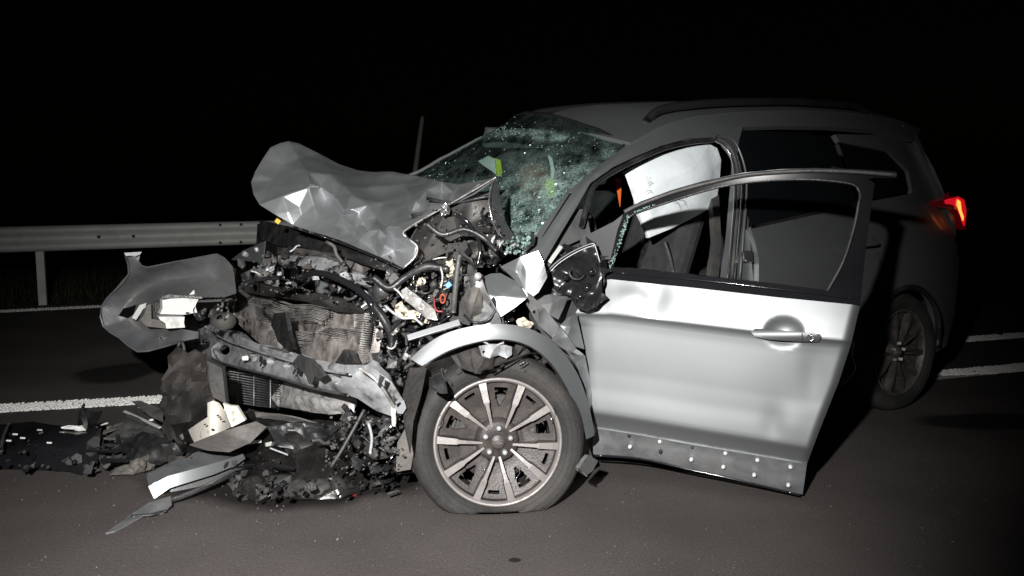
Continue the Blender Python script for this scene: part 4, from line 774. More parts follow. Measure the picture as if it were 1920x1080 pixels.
# handle and lock
P = [(1408, 623), (1416, 616), (1440, 617), (1480, 621), (1525, 624), (1540, 632), (1535, 641), (1500, 641), (1470, 639), (1436, 636), (1416, 631)]
h = panel('door_handle', P, lambda x, y: at(x, y, 'd', .062 + .012 * math.sin(math.pi * (x - 1408) / 132) - .00009 * (y - 629) ** 2), 'silver', door, g=5, th=.022, bevel=.004)
panel('handle_seam', [(1503, 625), (1505, 625), (1505, 640), (1503, 640)], lambda x, y: at(x, y, 'd', .0735), 'black', door, g=5, th=.003)
c = at(1519, 633, 'd', .066); v_, f_ = lathe([(0, .0), (.008, .002), (.010, .008), (.0135, .008), (.0145, 0)], c, (DE, WX[2], DN), 16); mesh('door_lock', v_, f_, 'chrome', door, True)
v_, f_ = lathe([(0, .004), (.0078, .004)], c, (DE, WX[2], DN), 12); mesh('key_slot', v_, f_, 'black', door, True)
# belt moulding, frame
panel('belt_moulding', [(1136, 500), (1180, 503), (1300, 515), (1450, 532), (1549, 545), (1614, 556), (1613, 572), (1450, 556), (1300, 539), (1145, 523), (1134, 524)], lambda x, y: at(x, y, 'd', .012), 'gloss', door, g=12, th=.03, smooth=False)
tube('moulding_lip', [at(x, y, 'd', .02) for x, y in ((1145, 510), (1300, 524), (1450, 541), (1545, 552), (1600, 560))], .004, 'gloss', door)
ofr = [(1136, 522), (1146, 480), (1158, 430), (1171, 396), (1200, 378), (1260, 356), (1319, 339), (1393, 324), (1467, 317), (1530, 315), (1600, 317), (1680, 321), (1681, 334), (1640, 333), (1628, 336), (1640, 344), (1632, 400), (1622, 480), (1614, 560), (1549, 548)]
ifr = [(1549, 546), (1580, 490), (1600, 430), (1612, 376), (1609, 355), (1590, 343), (1560, 338), (1500, 335), (1440, 337), (1393, 343), (1319, 358), (1260, 374), (1205, 395), (1180, 406), (1166, 425), (1155, 470), (1145, 512)]
frm = panel('window_frame', ofr + ifr, lambda x, y: at(x, y, 'd', -.005), 'gloss', door, g=14, th=.03, smooth=False)
tube('frame_moulding', [at(x, y, 'd', .004) for x, y in ((1171, 397), (1200, 383), (1260, 361), (1319, 345), (1393, 329), (1467, 322), (1530, 320), (1600, 322), (1681, 328))], .009, 'trim', door, sp=4)
tube('frame_moulding', [at(x, y, 'd', .006) for x, y in ((1612, 372), (1601, 428), (1581, 490), (1551, 546))], .005, 'trim', door)
tube('window_channel', [at(x, y, 'd', -.01) for x, y in ((1550, 545), (1580, 490), (1600, 430), (1612, 376), (1609, 355), (1588, 343), (1500, 336), (1393, 343), (1319, 358), (1205, 395), (1180, 406))], .006, 'black', door, sp=4)
panel('mirror_sail', [(1086, 445), (1110, 436), (1150, 416), (1168, 402), (1160, 430), (1146, 480), (1137, 522), (1120, 524), (1100, 500)], lambda x, y: at(x, y, 'd', -.02), 'satin', door, g=8, th=.03)
crumbs('glass_shards', lambda: (lambda t: at(1180 - 38 * t + random.gauss(0, 2), 402 + 108 * t, 'd', .012))(U(0, 1)), 110, .0008, .0035, 'crumb', door)
crumbs('glass_shards', lambda: (lambda t: at(1190 + 35 * t + random.gauss(0, 2), 398 - 14 * t, 'd', .012))(U(0, 1)), 40, .0008, .0025, 'crumb', door)
mesh('inner_trim', [at(x, y, 'd', o) for x, y, o in ((1140, 530, -.06), (1605, 575, -.06), (1512, 865, -.06), (1118, 798, -.06))], [(0, 1, 2, 3)], 'fabric', door, th=.03)
# mirror, glassless
def mz(x, y, k=1): return at(x, y, 'd', .12 - .0 * k)
mo = [(1018, 520), (1030, 505), (1048, 488), (1075, 471), (1100, 460), (1114, 457), (1118, 468), (1125, 495), (1128, 520), (1129, 545), (1127, 566), (1118, 577), (1098, 583), (1082, 578), (1072, 562), (1066, 552), (1048, 553), (1030, 543), (1022, 532)]
def mdepth(x, y):
    a = math.exp(-(((x - 1070) / 34) ** 2 + ((y - 508) / 26) ** 2)); b = math.exp(-(((x - 1102) / 20) ** 2 + ((y - 550) / 20) ** 2)); e = .009 * noise.noise(Vector((x * .07, y * .07, 0)))
    return at(x, y, 'd', .14 - .05 * a + .035 * b + 1.2 * e)
mir = panel('mirror_housing', mo, mdepth, 'mirrorblack', door, g=3.5, th=.06)
tube('mirror_rim', [at(x, y, 'd', .155) for x, y in [(1018, 521), (1030, 505), (1048, 488), (1075, 471), (1100, 460), (1113, 457), (1118, 468), (1125, 493)]], .0035, 'silver', mir)
tube('mirror_rim', [at(x, y, 'd', .145) for x, y in [(1020, 524), (1032, 509), (1050, 492), (1077, 475), (1101, 464), (1110, 462)]], .002, 'galv', mir)
v_, f_ = tubev([at(1082 + 14 * math.cos(t), 511 + 13 * math.sin(t), 'd', .15) for t in np.linspace(.2, 3.6, 14)], .005, 6); mesh('mirror_motor', v_, f_, 'black', mir, True)
for (x, y, s) in ((1100, 540, 9), (1108, 510, 8), (1060, 520, 7), (1088, 556, 6)):
    c = at(x, y, 'd', .17); v_, f_ = lathe([(0, .01), (.6 * s * .002, .009), (s * .002, 0), (s * .002, -.03)], c, (DE, WX[2], DN), 10); mesh('mirror_motor', v_, f_, 'gloss', mir, True)
for k in range(9):
    x = U(1030, 1120); y = U(490, 570); c = at(x, y, 'd', .165); tube('broken_clip', [c, c + Vector((U(-.02, .02), -.01, U(-.02, .02)))], .0025, 'gloss', mir, sp=0)
panel('mirror_foot', [(1003, 545), (1010, 530), (1020, 520), (1026, 535), (1045, 552), (1060, 556), (1040, 560), (1010, 556)], lambda x, y: at(x, y, 'd', .10), 'silver', mir, g=6, th=.015)
tube('torn_cable', [side(x, y, -.06) for x, y in ((1602, 640), (1598, 665), (1604, 690), (1590, 712), (1576, 724))], .004, 'galv', C)

# ---- identifiable pieces in the engine bay
bar('headlamp_strip', at(764, 634, 'z', 2.96), at(862, 604, 'z', 3.0), .024, .012, 'silver', C, up=(0, -1, .55))
bar('headlamp_strip', at(765, 639, 'z', 2.965), at(866, 609, 'z', 3.0), .006, .012, 'black', C, up=(0, -1, .1))
def tan(pp, z, seed): return sheet('foam_lump', [(x, y, z) for x, y in pp], 'tan', C, 'z', [(sum(p[0] for p in pp) / len(pp), sum(p[1] for p in pp) / len(pp), z - .03)], th=.02, sub=3, sm=0, amp=.014, fr=30, seed=seed, ridged=True)
tan([(741, 572), (752, 565), (760, 575), (768, 585), (790, 592), (805, 600), (804, 607), (785, 604), (762, 597), (742, 592)], 3.08, 1)
tan([(772, 528), (790, 522), (797, 528), (785, 533), (775, 532)], 3.12, 2); tan([(970, 602), (982, 598), (997, 605), (998, 615), (980, 614)], 3.1, 3)
tan([(838, 487), (848, 486), (850, 515), (840, 520), (834, 505)], 3.08, 4)
tube('fuse_post', [at(862, 478, 'z', 3.0), at(858, 500, 'z', 2.99), at(852, 560, 'z', 2.99), at(850, 585, 'z', 3.0)], .011, 'trim', C)
tube('fuse_post', [at(862, 478, 'z', 3.0), at(880, 490, 'z', 3.03), at(893, 508, 'z', 3.05)], .005, 'black', C)
bar('blue_connector', at(837, 538, 'z', 3.0), at(846, 531, 'z', 3.0), .02, .02, 'blue', C)
for k in range(6): bar('fuse', at(824 + k * 1.5, 528 + k * 3, 'z', 3.02), at(836 + k, 524 + k * 3, 'z', 3.0), .004, .006, 'tan' if k % 2 else 'black', C)
v_, f_ = tubev([at(830 + 4.5 * math.cos(t), 560 + 8 * math.sin(t), 'z', 2.98 + .01 * math.sin(t)) for t in np.linspace(0, 6.28, 18, endpoint=False)], .004, 6, True); mesh('hose_clamp', v_, f_, 'orange', C, True)
tube('red_hose', [at(x, y, 'z', 3.0) for x, y in ((814, 558), (815, 574), (820, 583), (830, 584))], .004, 'red', C)
sheet('suspension_arm', [(752, 545, 3.0), (762, 538, 3.0), (790, 560, 3.0), (815, 580, 3.0), (820, 600, 3.0), (800, 598, 3.0), (775, 575, 3.0), (755, 560, 3.0)], 'alu', C, 'z', [(785, 572, 2.94), (765, 552, 2.96)], th=.02, sub=3, sm=1, amp=.008, fr=22)
sheet('lamp_cover', [(728, 522, 3.02), (740, 512, 3.02), (756, 530, 3.02), (746, 545, 3.02), (733, 535, 3.02)], 'dust', C, 'z', th=.01, sub=1)
v_, f_ = lathe([(.0, .03), (.028, .03), (.036, .02), (.036, -.03), (.03, -.04)], at(716, 545, 'z', 3.1), (WX[0], WX[2], Vector((0, -1, 0))), 16); mesh('pulley', v_, f_, 'black', C, True)
v_, f_ = tubev([at(733 + 10 * math.cos(t), 640 + 14 * math.sin(t), 'z', 2.97) for t in np.linspace(-1.5, 2.4, 12)], .004, 6); mesh('hose_clamp', v_, f_, 'alu', C, True)
sheet('heat_shield', [(697, 664, 3.0), (712, 660, 3.0), (724, 668, 3.0), (716, 684, 3.0), (700, 690, 3.0)], 'chrome', C, 'z', [(710, 672, 2.96)], sub=3, sm=0, amp=.012, fr=40)
sheet('torn_bracket', [(828, 384, .2), (838, 380, .2), (845, 392, .2), (842, 402, .2), (832, 404, .2), (826, 396, .2)], 'chrome', C, 'v', sub=3, sm=0, amp=.03, fr=60, smooth=False)
sheet('battery_cover', [(905, 515, .02), (880, 530, .04), (868, 560, .03), (880, 600, .02), (905, 610, .0), (912, 580, .0)], 'dust', C, 'v', [(890, 565, -.03)], th=.004, sub=3, sm=0, amp=.008, fr=15, ridged=True)
sheet('torn_bracket', [(895, 598, -.02), (918, 590, -.02), (925, 612, -.04), (900, 624, -.03), (884, 618, -.02)], 'silverdirty', C, 'v', sub=3, amp=.012, fr=20)
bar('yellow_lens', at(517, 412, 'v', 1.25), at(524, 417, 'v', 1.25), .022, .02, 'yellow', C)
panel('plate_corner', [(741, 760), (757, 750), (762, 765), (755, 776), (745, 775)], lambda x, y: at(x, y, 'z', 2.86), 'silver', C, g=6)
sheet('rust_tab', [(733, 763, 2.84), (742, 768, 2.84), (741, 800, 2.84), (735, 798, 2.84)], 'tan', C, 'z', sub=2, amp=.01, fr=30)

for P_, r_0, m_ in (([(700, 520), (730, 540), (760, 520), (800, 500), (840, 505)], .014, 'black'), ([(690, 560), (720, 600), (735, 640), (725, 680)], .016, 'black'), ([(560, 520), (600, 512), (650, 530), (690, 560), (700, 590)], .013, 'gloss'),
      ([(800, 420), (830, 440), (870, 430), (905, 445), (930, 470)], .010, 'black'), ([(850, 400), (880, 420), (900, 460), (895, 500)], .008, 'gloss'), ([(770, 640), (755, 670), (735, 700), (728, 740)], .009, 'black'), ([(470, 560), (450, 540), (480, 525), (530, 520)], .010, 'black'),
      ([(790, 600), (800, 570), (830, 555), (845, 520), (880, 515)], .004, 'black'), ([(740, 560), (770, 545), (800, 550), (820, 535)], .004, 'black'), ([(780, 510), (770, 540), (790, 570), (785, 600)], .006, 'gloss'), ([(930, 580), (915, 600), (890, 605), (870, 590)], .005, 'black')):
    tube('hose', [at(x, y, 'z', (3.02 if x > 690 else 3.02 + (700 - x) * .0022) - .01 * (k % 2)) for k, (x, y) in enumerate(P_)], r_0, m_, C, sp=6, n=8)
for P_ in ([(738, 540), (748, 548), (757, 560)], [(826, 500), (830, 520), (826, 540)], [(905, 640), (925, 648), (945, 642)]):
    tube('bracket_rod', [at(x, y, 'z', 2.98) for x, y in P_], .004, 'alu', C, sp=3)
# seeded wreckage: every larger shard an object, the smallest bits as one stuff part
def zone(poly, n, z0, z1, mats, size, names):
    xs = [p[0] for p in poly]; ys = [p[1] for p in poly]; k = 0
    while k < n:
        x = U(min(xs), max(xs)); y = U(min(ys), max(ys))
        if not inside((x, y), poly): continue
        k += 1; z = U(z0, z1) if not callable(z0) else z0(x, y) + U(0, z1); c = at(x, y, 'z', z); s = U(*size); m_ = random.choice(mats); r = RND(); ax = rax()
        if r < .30:
            L = [c]; d = ax[0]
            for _ in range(4): d = (d + Vector((U(-1, 1), U(-.6, .6), U(-1, 1))) * .7).normalized(); L.append(L[-1] + d * s * .8)
            tube(random.choice(['hose', 'wire', 'cable']), L, U(.0022, .0065) * (1 + s * 4), m_, C, sp=3, n=6)
        elif r < .75:
            n_ = random.randint(4, 7); o_ = []
            for q in range(n_):
                t = 2 * math.pi * q / n_ + U(-.3, .3); rr = s * U(.45, 1.1); o_.append(c + ax[0] * math.cos(t) * rr + ax[1] * math.sin(t) * rr * U(.4, 1) + ax[2] * U(-.2, .2) * s)
            o_.append(c + ax[2] * s * U(-.3, .3)); fs = [(q, (q + 1) % n_, n_) for q in range(n_)]
            mesh(random.choice(names), o_, fs, m_, C, RND() < .4, th=U(.002, .008), bevel=.001)
        elif r < .9: box('housing', c, ax, (s * U(.3, .7), s * U(.2, .5), s * U(.15, .4)), m_, C, .003)
        else:
            v_, f_ = lathe([(0, s * .3), (s * .25, s * .3), (s * .3, s * .2), (s * .3, -s * .2), (s * .2, -s * .3)], c, ax, 10); mesh('bushing', v_, f_, m_, C, True)
DK = ['black', 'black', 'gloss', 'trim', 'black', 'dust', 'steel']; MX = ['black', 'trim', 'gloss', 'steel', 'alu', 'dust', 'black', 'gloss', 'chrome']
NM = ['plastic_shard', 'broken_bracket', 'torn_panel']
zone([(700, 500), (765, 505), (860, 470), (900, 520), (890, 605), (760, 630), (700, 590)], 64, 3.0, 3.25, MX, (.02, .055), NM)
zone([(490, 450), (700, 520), (730, 590), (560, 545), (450, 530), (445, 490)], 60, lambda x, y: 3.1 + (700 - x) * .0034, .15, DK, (.015, .05), NM)
zone([(780, 450), (860, 400), (930, 380), (960, 480), (890, 510), (790, 500)], 15, 3.10, 3.25, DK, (.012, .035), NM)
zone([(700, 590), (770, 640), (780, 690), (750, 720), (700, 690)], 46, 2.95, 3.12, ['black', 'gloss', 'gloss', 'alu', 'trim'], (.01, .035), NM)
zone([(870, 500), (960, 560), (990, 610), (880, 612)], 20, 3.05, 3.2, MX, (.015, .04), NM)
zone([(930, 440), (1000, 470), (960, 500), (900, 500)], 18, 3.1, 3.2, MX, (.012, .03), NM)
zone([(340, 590), (430, 560), (440, 600), (380, 600)], 16, 3.55, 3.75, DK, (.012, .035), NM)
zone([(660, 745), (750, 785), (765, 890), (700, 900), (620, 840), (600, 790)], 44, 2.98, 3.2, ['black', 'black', 'gloss', 'trim'], (.015, .05), NM)
zone([(820, 655), (1000, 650), (1040, 690), (820, 710)], 26, 3.03, 3.1, ['brown', 'trim', 'brown', 'black'], (.012, .035), NM)
L = []
for (poly, n, z0, z1) in (([(690, 480), (900, 480), (900, 620), (780, 690), (750, 780), (690, 690)], 380, 3.02, 3.12), ([(450, 460), (700, 510), (700, 580), (450, 540)], 160, 3.2, 3.6), ([(780, 380), (940, 380), (960, 480), (780, 500)], 110, 3.05, 3.2), ([(620, 780), (760, 780), (760, 890), (600, 890)], 160, 2.92, 3.05)):
    for _ in range(n):
        x = U(min(p[0] for p in poly), max(p[0] for p in poly)); y = U(min(p[1] for p in poly), max(p[1] for p in poly))
        if inside((x, y), poly): L.append(boxv(at(x, y, 'z', U(z0, z1)), rax(), (U(.001, .006), U(.001, .005), U(.0008, .003))))
v_, f_ = join(L[::2]); mesh('fragments', v_, f_, 'chrome', C, kind='stuff'); v_, f_ = join(L[1::2]); mesh('fragments', v_, f_, 'dust', C, kind='stuff')
# driveshaft and links hanging under the near side
tube('track_rod', [at(x, y, 'z', z) for x, y, z in ((683, 768, 3.0), (660, 810, 2.96), (640, 845, 2.92), (620, 876, 2.88))], .006, 'trim', C)
tube('brake_hose', [at(x, y, 'z', 2.95) for x, y in ((690, 790), (697, 820), (694, 850))], .006, 'steel', C)
panel('lower_guard', [(745, 830), (772, 780), (775, 850), (770, 880), (742, 885)], lambda x, y: at(x, y, 'z', 3.02), 'dust', C, g=10)

# ================================================================ things lying on the road
def dsheet(name, pts, m, label, cat, mode='w', inner=(), th=.006, sub=3, sm=1, amp=.004, fr=12, seed=0, group=None, ridged=False):
    o = sheet(name, pts, m, None, mode, inner, th=th, sub=sub, sm=sm, amp=amp, fr=fr, seed=seed, ridged=ridged); return tag(o, label, cat, group)
ut = dsheet('undertray', [(300, 800, .10), (360, 790, .22), (470, 770, .24), (600, 790, .24), (700, 790, .2), (760, 880, .05), (730, 905, .03), (690, 915, .02), (640, 935, .01), (560, 938, .01), (520, 928, .02), (480, 942, .01), (440, 925, .01), (425, 890, .04), (470, 860, .06), (350, 850, .05)], 'wetblack', 'large torn black plastic undertray lying under the smashed nose', 'undertray', inner=[(560, 850, .14), (480, 900, .08), (620, 890, .10), (680, 850, .12), (540, 820, .2), (420, 820, .18), (520, 870, .05)], amp=.014, fr=6, ridged=True, sub=4, sm=0)
dsheet('splash_guard', [(425, 905, .03), (470, 895, .06), (560, 890, .06), (640, 892, .07), (690, 900, .03), (650, 925, .01), (580, 937, .005), (500, 930, .005), (450, 940, .005)], 'trim', 'dusty grey rounded splash guard at the front edge of the wreckage', 'splash guard', inner=[(560, 912, .09), (480, 915, .06), (620, 910, .09)], amp=.012, fr=16, ridged=True)
dsheet('panel_shard', [(355, 835, .20), (420, 808, .26), (480, 790, .28), (500, 800, .26), (470, 830, .2), (430, 848, .16), (390, 845, .17)], 'dust', 'dark grey curved shard lying just under the cream plastic duct', 'shard')
cream = root('plastic_duct', at(400, 880, 'w', 0), 'cream plastic duct piece standing up from the wreckage under the crash beam', 'duct')
panel('duct_body', [(389, 755), (400, 751), (411, 755), (420, 768), (428, 785), (433, 801), (400, 817), (367, 835), (359, 820), (353, 806), (372, 793), (389, 782)], lambda x, y: at(x, y, 'z', 3.30 + .00008 * (x - 400) ** 2 + .002 * abs(x - 400) * .5), 'cream', cream, g=6, th=.02)
panel('duct_flange', [(418, 756), (432, 761), (444, 762), (452, 775), (460, 788), (447, 795), (434, 801), (424, 775)], lambda x, y: at(x, y, 'z', 3.34), 'cream', cream, g=6, th=.02)
for (x, y) in ((406, 780), (412, 787), (382, 797), (396, 806)): bar('chip_mark', at(x, y, 'z', 3.27), at(x + 5, y - 2, 'z', 3.27), .006, .003, 'black', cream)
tr = root('bumper_trim', at(370, 900, 'w', 0), 'silver bumper trim strip on the road, its near end shining white', 'bumper trim')
panel('trim_top', [(275, 889), (300, 876), (340, 858), (375, 845), (430, 846), (456, 850), (400, 868), (314, 892), (279, 912)], lambda x, y: at(x, y, 'z', 3.18 + (x - 278) * .0009 + .028 + .000005 * max(0, x - 305) ** 2 + .0035 * max(0, 912 - (x - 278) * .335 - y)), 'primer', tr, g=7, th=.004)
panel('trim_face', [(278, 912), (314, 893), (400, 869), (456, 851), (460, 860), (440, 874), (400, 890), (319, 915), (289, 936)], lambda x, y: at(x, y, 'z', 3.18 + (x - 278) * .0009 + (925 - y - (x - 278) * .30) * .0009 + .000005 * max(0, x - 305) ** 2), 'silver', tr, g=6, th=.004)
panel('trim_skirt', [(319, 916), (400, 891), (458, 866), (455, 876), (400, 906), (340, 930), (318, 936)], lambda x, y: at(x, y, 'z', 3.225 + (x - 278) * .0009 + (925 - y - (x - 278) * .30) * .0009 + .000005 * max(0, x - 305) ** 2), 'primer', tr, g=6, th=.004)
tube('trim_lip', [at(x, y, 'w', h) for x, y, h in ((314, 938, .03), (350, 925, .04), (400, 903, .06), (455, 874, .07))], .006, 'chrome', tr, sp=3)
tube('trim_lip', [at(x, y, 'w', h) for x, y, h in ((316, 942, .02), (352, 929, .03), (402, 907, .05), (458, 880, .06))], .007, 'black', tr, sp=3)
dsheet('pointed_strip', [(198, 999, .006), (240, 968, .01), (280, 942, .03), (320, 930, .04), (322, 945, .03), (305, 962, .01), (270, 966, .012), (215, 995, .006)], 'silverdirty', 'narrow pointed silver strip reaching out across the road towards the viewer', 'metal strip', amp=.002)
tag(tube('splinter', [at(246, 968, 'w', .012), at(280, 966, 'w', .01), at(312, 958, 'w', .012)], .006, 'black'), 'short curved black splinter beside the pointed silver strip', 'splinter')
wb = root('wiper_linkage', at(470, 860, 'w', 0), 'white and rusty metal linkage bar lying across the dark wreckage', 'linkage')
bar('linkage_bar', at(424, 836, 'w', .16), at(490, 827, 'w', .16), .014, .012, 'galv', wb); bar('linkage_bar', at(498, 834, 'w', .15), at(526, 828, 'w', .15), .018, .014, 'galv', wb)
bar('linkage_plate', at(530, 833, 'w', .14), at(583, 820, 'w', .15), .03, .01, 'cream', wb); bar('linkage_pin', at(435, 822, 'w', .19), at(434, 834, 'w', .16), .008, .008, 'white', wb)
bar('linkage_rod', at(506, 840, 'w', .14), at(612, 880, 'w', .06), .007, .007, 'steel', wb)
cn = root('connector', at(625, 905, 'w', 0), 'grey multi-pin plug lying among the black wreckage by the near wheel', 'connector')
bar('connector_body', at(604, 884, 'w', .07), at(652, 884, 'w', .07), .045, .03, 'dust', cn, up=(0, -1, .3)); bar('connector_latch', at(626, 873, 'w', .10), at(648, 873, 'w', .10), .02, .02, 'galv', cn, up=(0, -1, .3))
for k in range(8): bar('connector_pin', at(596 + k * 6.5, 900 + (k % 2), 'w', .045), at(600 + k * 6.5, 906, 'w', .04), .008, .01, 'galv', cn)
tag(mesh('lens_bead', *lathe([(0, .018), (.012, .014), (.017, 0), (.012, -.014), (0, -.018)], at(467, 883, 'w', .05), WX, 14), 'white', None, True), 'small shiny white lens bead at the far end of the silver trim strip', 'lens')
tag(tube('bent_rod', [at(686, 768, 'w', .3), at(660, 815, 'w', .2), at(617, 878, 'w', .08)], .006, 'trim', sp=2), 'thin dark rod slanting from the beam down to the grey plug', 'rod')
tag(sheet('black_shard', [(715, 880, .03), (735, 890, .02), (742, 905, .004), (748, 925, .004), (730, 905, .01)], 'black', None, 'w', amp=.003), 'pointed black shard on the road left of the flat front tyre', 'shard')
dsheet('grey_shard', [(740, 862, .06), (770, 850, .06), (775, 880, .02), (745, 888, .01)], 'dust', 'dusty grey plate wedged against the flat front tyre', 'shard')
# wreckage to the left: grille and black plastics
gl = root('grille', at(110, 850, 'w', 0), 'black bumper grille piece lying at the left edge of the road', 'grille')
sheet('grille_plate', [(-40, 800, .06), (60, 790, .12), (110, 798, .14), (190, 802, .14), (182, 878, .02), (150, 890, .01), (128, 884, .01), (60, 880, .008), (-40, 876, .008)], 'gloss', gl, 'w', [(60, 830, .11), (130, 840, .12), (20, 850, .06)], th=.01, sub=3, sm=1, amp=.006)
for k in range(5):
    for j in range(4):
        x = 195 + j * 30 + k * 2; y = 822 + k * 12; bar('grille_slat', at(x, y, 'w', .07 - .012 * k), at(x + 22, y + 1, 'w', .07 - .012 * k), .012, .01, 'black' if (k + j) % 3 else 'trim', gl)
for j in range(5): bar('grille_post', at(190 + j * 30, 815, 'w', .08), at(197 + j * 30, 880, 'w', .012), .012, .012, 'black', gl)
bar('grille_clip', at(118, 834, 'z', 3.62), at(118, 834, 'z', 3.62) + Vector((.03, 0, 0)), .01, .01, 'trim', gl)
for (x, y) in ((24, 814), (38, 821), (112, 811), (70, 806), (88, 830), (12, 826)): bar('grille_clip', at(x, y, 'w', .13), at(x + 9, y + .5, 'w', .13), .008, .006, 'white' if y > 812 else 'galv', gl)
tube('grille_edge', [at(16, 795, 'w', .13), at(6, 820, 'w', .12), at(2, 845, 'w', .1)], .006, 'trim', gl)
dsheet('paper_scrap', [(114, 801, .15), (130, 797, .155), (145, 799, .155), (162, 796, .15), (161, 806, .14), (145, 806, .14), (115, 803, .145)], 'white', 'crumpled white scrap lying on the black grille piece', 'scrap', amp=.006, fr=30)
ch = dsheet('black_lump', [(145, 800, .1), (148, 770, .25), (156, 757, .32), (162, 768, .27), (178, 774, .24), (192, 772, .22), (182, 796, .13), (188, 830, .05), (160, 828, .05)], 'black', 'spiky black plastic lump standing up beside the grille piece', 'plastic lump', 'w', [(165, 795, .2)], amp=.01, fr=25)
for (x0, y0, x1, y1, wd, mm, lab) in ((233, 771, 300, 802, .016, 'galv', 'thin pale metal strip with two rivets lying in the left wreckage'), (190, 812, 236, 797, .03, 'dust', 'flat grey strip lying beside the spiky black lump'), (184, 798, 202, 793, .01, 'white', 'short white strip right of the spiky black lump'), (150, 700, 152, 700, .01, 'trim', '')):
    if lab: o = bar('metal_strip', at(x0, y0, 'w', .10), at(x1, y1, 'w', .10), wd, .006, mm, None, up=(0, -.4, 1)); tag(o, lab, 'metal strip')
for (x, y, lab) in ((263, 764, 'round white rivet above the riveted pale strip'), (284, 788, 'square white rivet head on the riveted pale strip')): tag(mesh('rivet', *lathe([(0, .008), (.01, .006), (.012, 0)], at(x, y, 'w', .12), WX, 10), 'white', None, True), lab, 'rivet')
dsheet('torn_plastic', [(200, 800, .10), (236, 790, .12), (236, 775, .13), (300, 806, .08), (320, 830, .05), (290, 850, .02), (240, 845, .03), (200, 820, .05)], 'trim', 'dark grey torn panel between the grille piece and the muddy liner', 'panel', inner=[(250, 820, .08)], amp=.012, fr=14, ridged=True)
dsheet('torn_plastic', [(248, 752, .2), (262, 751, .2), (305, 768, .16), (306, 790, .13), (280, 780, .14)], 'trim', 'dark triangular panel overlapping the lane line by the liner', 'panel', amp=.008)
dsheet('crumpled_bracket', [(238, 868, .05), (262, 858, .08), (290, 848, .08), (318, 842, .07), (310, 865, .03), (280, 880, .015), (250, 890, .01), (205, 892, .01), (215, 880, .03)], 'dust', 'crumpled grey bracket on the road behind the silver trim strip', 'bracket', inner=[(270, 868, .07)], amp=.014, fr=22, ridged=True)
dsheet('torn_plastic', [(270, 810, .14), (330, 830, .15), (345, 850, .1), (300, 872, .03), (225, 880, .01), (190, 850, .03)], 'black', 'black torn sheet lying under the muddy liner in the left wreckage', 'panel', inner=[(280, 840, .12)], amp=.02, fr=14, ridged=True)
dsheet('hanging_plate', [(500, 800, .24), (560, 790, .26), (640, 800, .22), (600, 830, .18), (560, 845, .15), (520, 838, .17)], 'black', 'black folded sheet in the middle of the wreckage under the cooler', 'sheet', inner=[(560, 815, .2)], amp=.015, fr=15, ridged=True)
dsheet('floor_strip', [(478, 772, .28), (520, 776, .28), (600, 795, .24), (596, 800, .23), (540, 790, .24), (480, 782, .26)], 'dust', 'long dusty strip slanting beneath the lower cooler', 'strip', amp=.006)
dsheet('red_fragment', [(565, 895, .05), (575, 888, .06), (582, 900, .05), (572, 908, .03)], 'red', 'dark red lamp fragment beside the grey plug', 'fragment', amp=.006)
dsheet('red_fragment', [(655, 915, .02), (664, 920, .01), (668, 930, .004), (658, 926, .006)], 'red', 'small dark red fragment on the road below the near wreckage', 'fragment', amp=.004)
# one-by-one splinters on the heap, larger ones
def zone_ground(poly, n, h, mats, size):
    L = {}
    xs = [p[0] for p in poly]; ys = [p[1] for p in poly]; k = 0
    while k < n:
        x = U(min(xs), max(xs)); y = U(min(ys), max(ys))
        if not inside((x, y), poly): continue
        k += 1; c = at(x, y, 'w', U(.006, h)); ax = rax(); s = U(*size); m_ = random.choice(mats)
        n_ = random.randint(3, 6); o_ = [c + ax[0] * math.cos(6.283 * q / n_) * s * U(.5, 1) + ax[1] * math.sin(6.283 * q / n_) * s * U(.3, 1) for q in range(n_)] ; o_ = [Vector((p.x, p.y, max(.004, p.z))) for p in o_]; t_ = ax[2] * s * U(.08, .3); o2 = [p + t_ for p in o_]
        fs = [tuple(range(n_)), tuple(reversed(range(n_, 2 * n_)))] + [(q, n_ + q, n_ + (q + 1) % n_, (q + 1) % n_) for q in range(n_)]
        L.setdefault(m_, []).append((o_ + o2, fs))
    return L
allL = {}
for poly, n, h, mats, size in (([(310, 800), (760, 800), (740, 910), (560, 935), (430, 930), (440, 880), (330, 860)], 300, .12, ['black', 'black', 'black', 'gloss', 'black', 'trim', 'brown'], (.006, .026)), ([(-20, 800), (330, 800), (330, 870), (200, 885), (-20, 878)], 170, .09, ['black', 'black', 'black', 'gloss', 'trim'], (.006, .035))):
    for k, v in zone_ground(poly, n, h, mats, size).items(): allL.setdefault(k, []).extend(v)
for _ in range(70):
    if _ < 46: x = U(430, 750); y = U(810, 925)
    else: x = U(0, 320); y = U(800, 875)
    w0 = U(.02, .14) * (1 if y < 890 else .4); a = U(0, 6.28); l = U(.04, .13); p = at(x, y, 'w', w0); d = Vector((math.cos(a), math.sin(a) * .7, U(-.25, .25))); q = Vector((-d.y, d.x, 0)) * U(-.3, .3)
    pts_ = [p + d * (l * t) + q * (l * t * t) for t in (0, .33, .66, 1)]; pts_ = [Vector((v.x, v.y, max(.006, v.z))) for v in pts_]
    allL.setdefault(random.choice(['black', 'gloss', 'trim', 'gloss']), []).append(tubev(pts_, U(.003, .009), 4))
for k, v in allL.items():
    a, b = join(v); o = mesh('wreckage_bits', a, b, k); o['kind'] = 'stuff'
L = []
for _ in range(45):
    x = U(-20, 1940); y = 760 + 320 * RND() ** .8; c = at(x, y, 'w', .003); L.append(boxv(c, rax(), (U(.0008, .0022), U(.0008, .002), U(.0006, .0015))))
for _ in range(90):
    c = at(random.gauss(620, 260), random.gauss(930, 30), 'w', .003); L.append(boxv(c, rax(), (U(.001, .004), U(.001, .003), U(.0006, .003))))
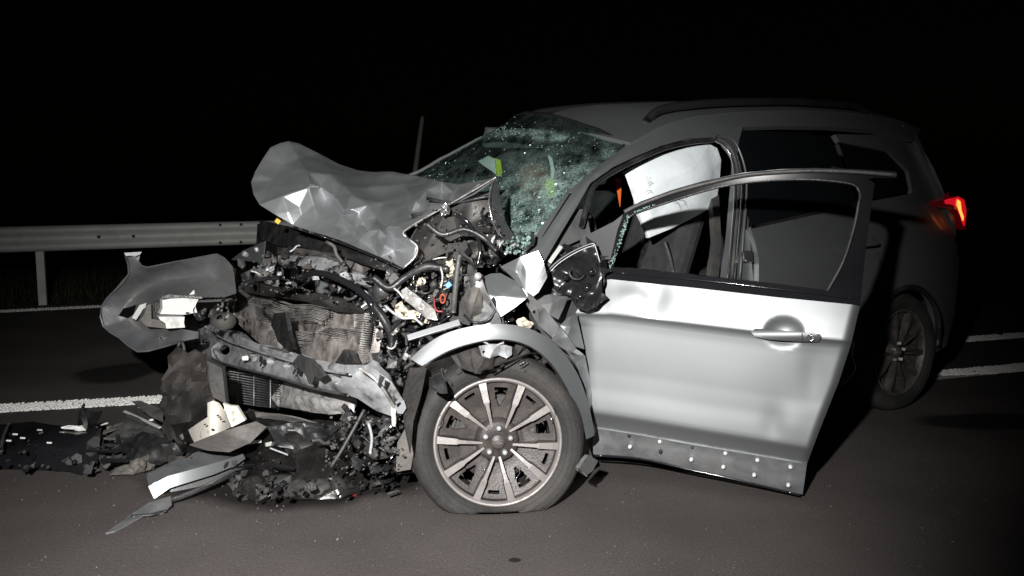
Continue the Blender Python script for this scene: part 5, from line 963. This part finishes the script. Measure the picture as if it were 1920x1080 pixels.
v_, f_ = join(L); o = mesh('glass_grit', v_, f_, 'dust'); o['kind'] = 'stuff'
L = []
for _ in range(240):
    x = U(-20, 1940); y = 790 + 290 * RND() ** .8; c = at(x, y, 'w', .003); L.append(boxv(c, rax(), (U(.001, .0035), U(.001, .003), U(.0008, .002))))
v_, f_ = join(L); o = mesh('road_grit', v_, f_, 'dust'); o['kind'] = 'stuff'

# high-visibility jacket on the dashboard, seen through the broken screen
jk = root('safety_jacket', car(.75, .9, 1.02), 'yellow high-visibility jacket with reflective bands seen through the shattered windscreen', 'jacket')
def jz(x, y, d=0): return at(x, y, 'u', .95 + d)
sheet('jacket_cloth', [(928, 295, .98), (945, 285, 1.0), (1000, 280, 1.05), (1040, 290, 1.0), (1050, 340, .98), (1040, 385, .9), (1000, 400, .85), (960, 360, .9), (935, 325, .95)], 'fabric', jk, 'u', [(990, 330, .92)], sub=3, amp=.03, fr=8)
sheet('yellow_band', [(926, 296, .9), (938, 300, .9), (941, 325, .88), (932, 333, .88), (924, 315, .89)], 'hiviz', jk, 'u', sub=2, amp=.01)
sheet('reflective_band', [(896, 302, .87), (916, 292, .87), (927, 298, .87), (929, 326, .86), (918, 318, .86), (906, 310, .86)], 'retro', jk, 'u', sub=2, amp=.005)
sheet('reflective_band', [(1027, 290, .84), (1034, 296, .84), (1039, 318, .84), (1037, 335, .84), (1033, 334, .84), (1032, 312, .84)], 'retro', jk, 'u', sub=2, amp=.005)
sheet('yellow_band', [(1025, 335, .82), (1040, 338, .82), (1040, 366, .8), (1030, 374, .8), (1022, 352, .81)], 'hiviz', jk, 'u', sub=2, amp=.01)
gv_ = root('leather_glove', car(.8, .8, 1.0), 'brown leather glove lying by the yellow jacket behind the shattered windscreen', 'glove')
v_, f_ = lathe([(0, .09), (.05, .08), (.09, .03), (.095, -.03), (.06, -.08), (0, -.09)], at(1000, 336, 'u', .80), (A, N, WX[2]), 14); mesh('glove_palm', v_, f_, 'skin', gv_, True)
for k in range(4): tube('glove_finger', [at(985 + k * 9, 350, 'u', .78), at(984 + k * 10, 362, 'u', .77), at(986 + k * 9, 372, 'u', .78)], [.02] * 11, 'skin', gv_)
sheet('orange_pennant', [(1153, 334, .5), (1166, 335, .5), (1165, 355, .5), (1163, 388, .5), (1158, 360, .5)], 'orangeviz', None, 'v', sub=2, amp=.006); tag(bpy.data.objects['orange_pennant'], 'narrow orange and yellow cloth tip hanging left of the airbag inside the car', 'cloth')
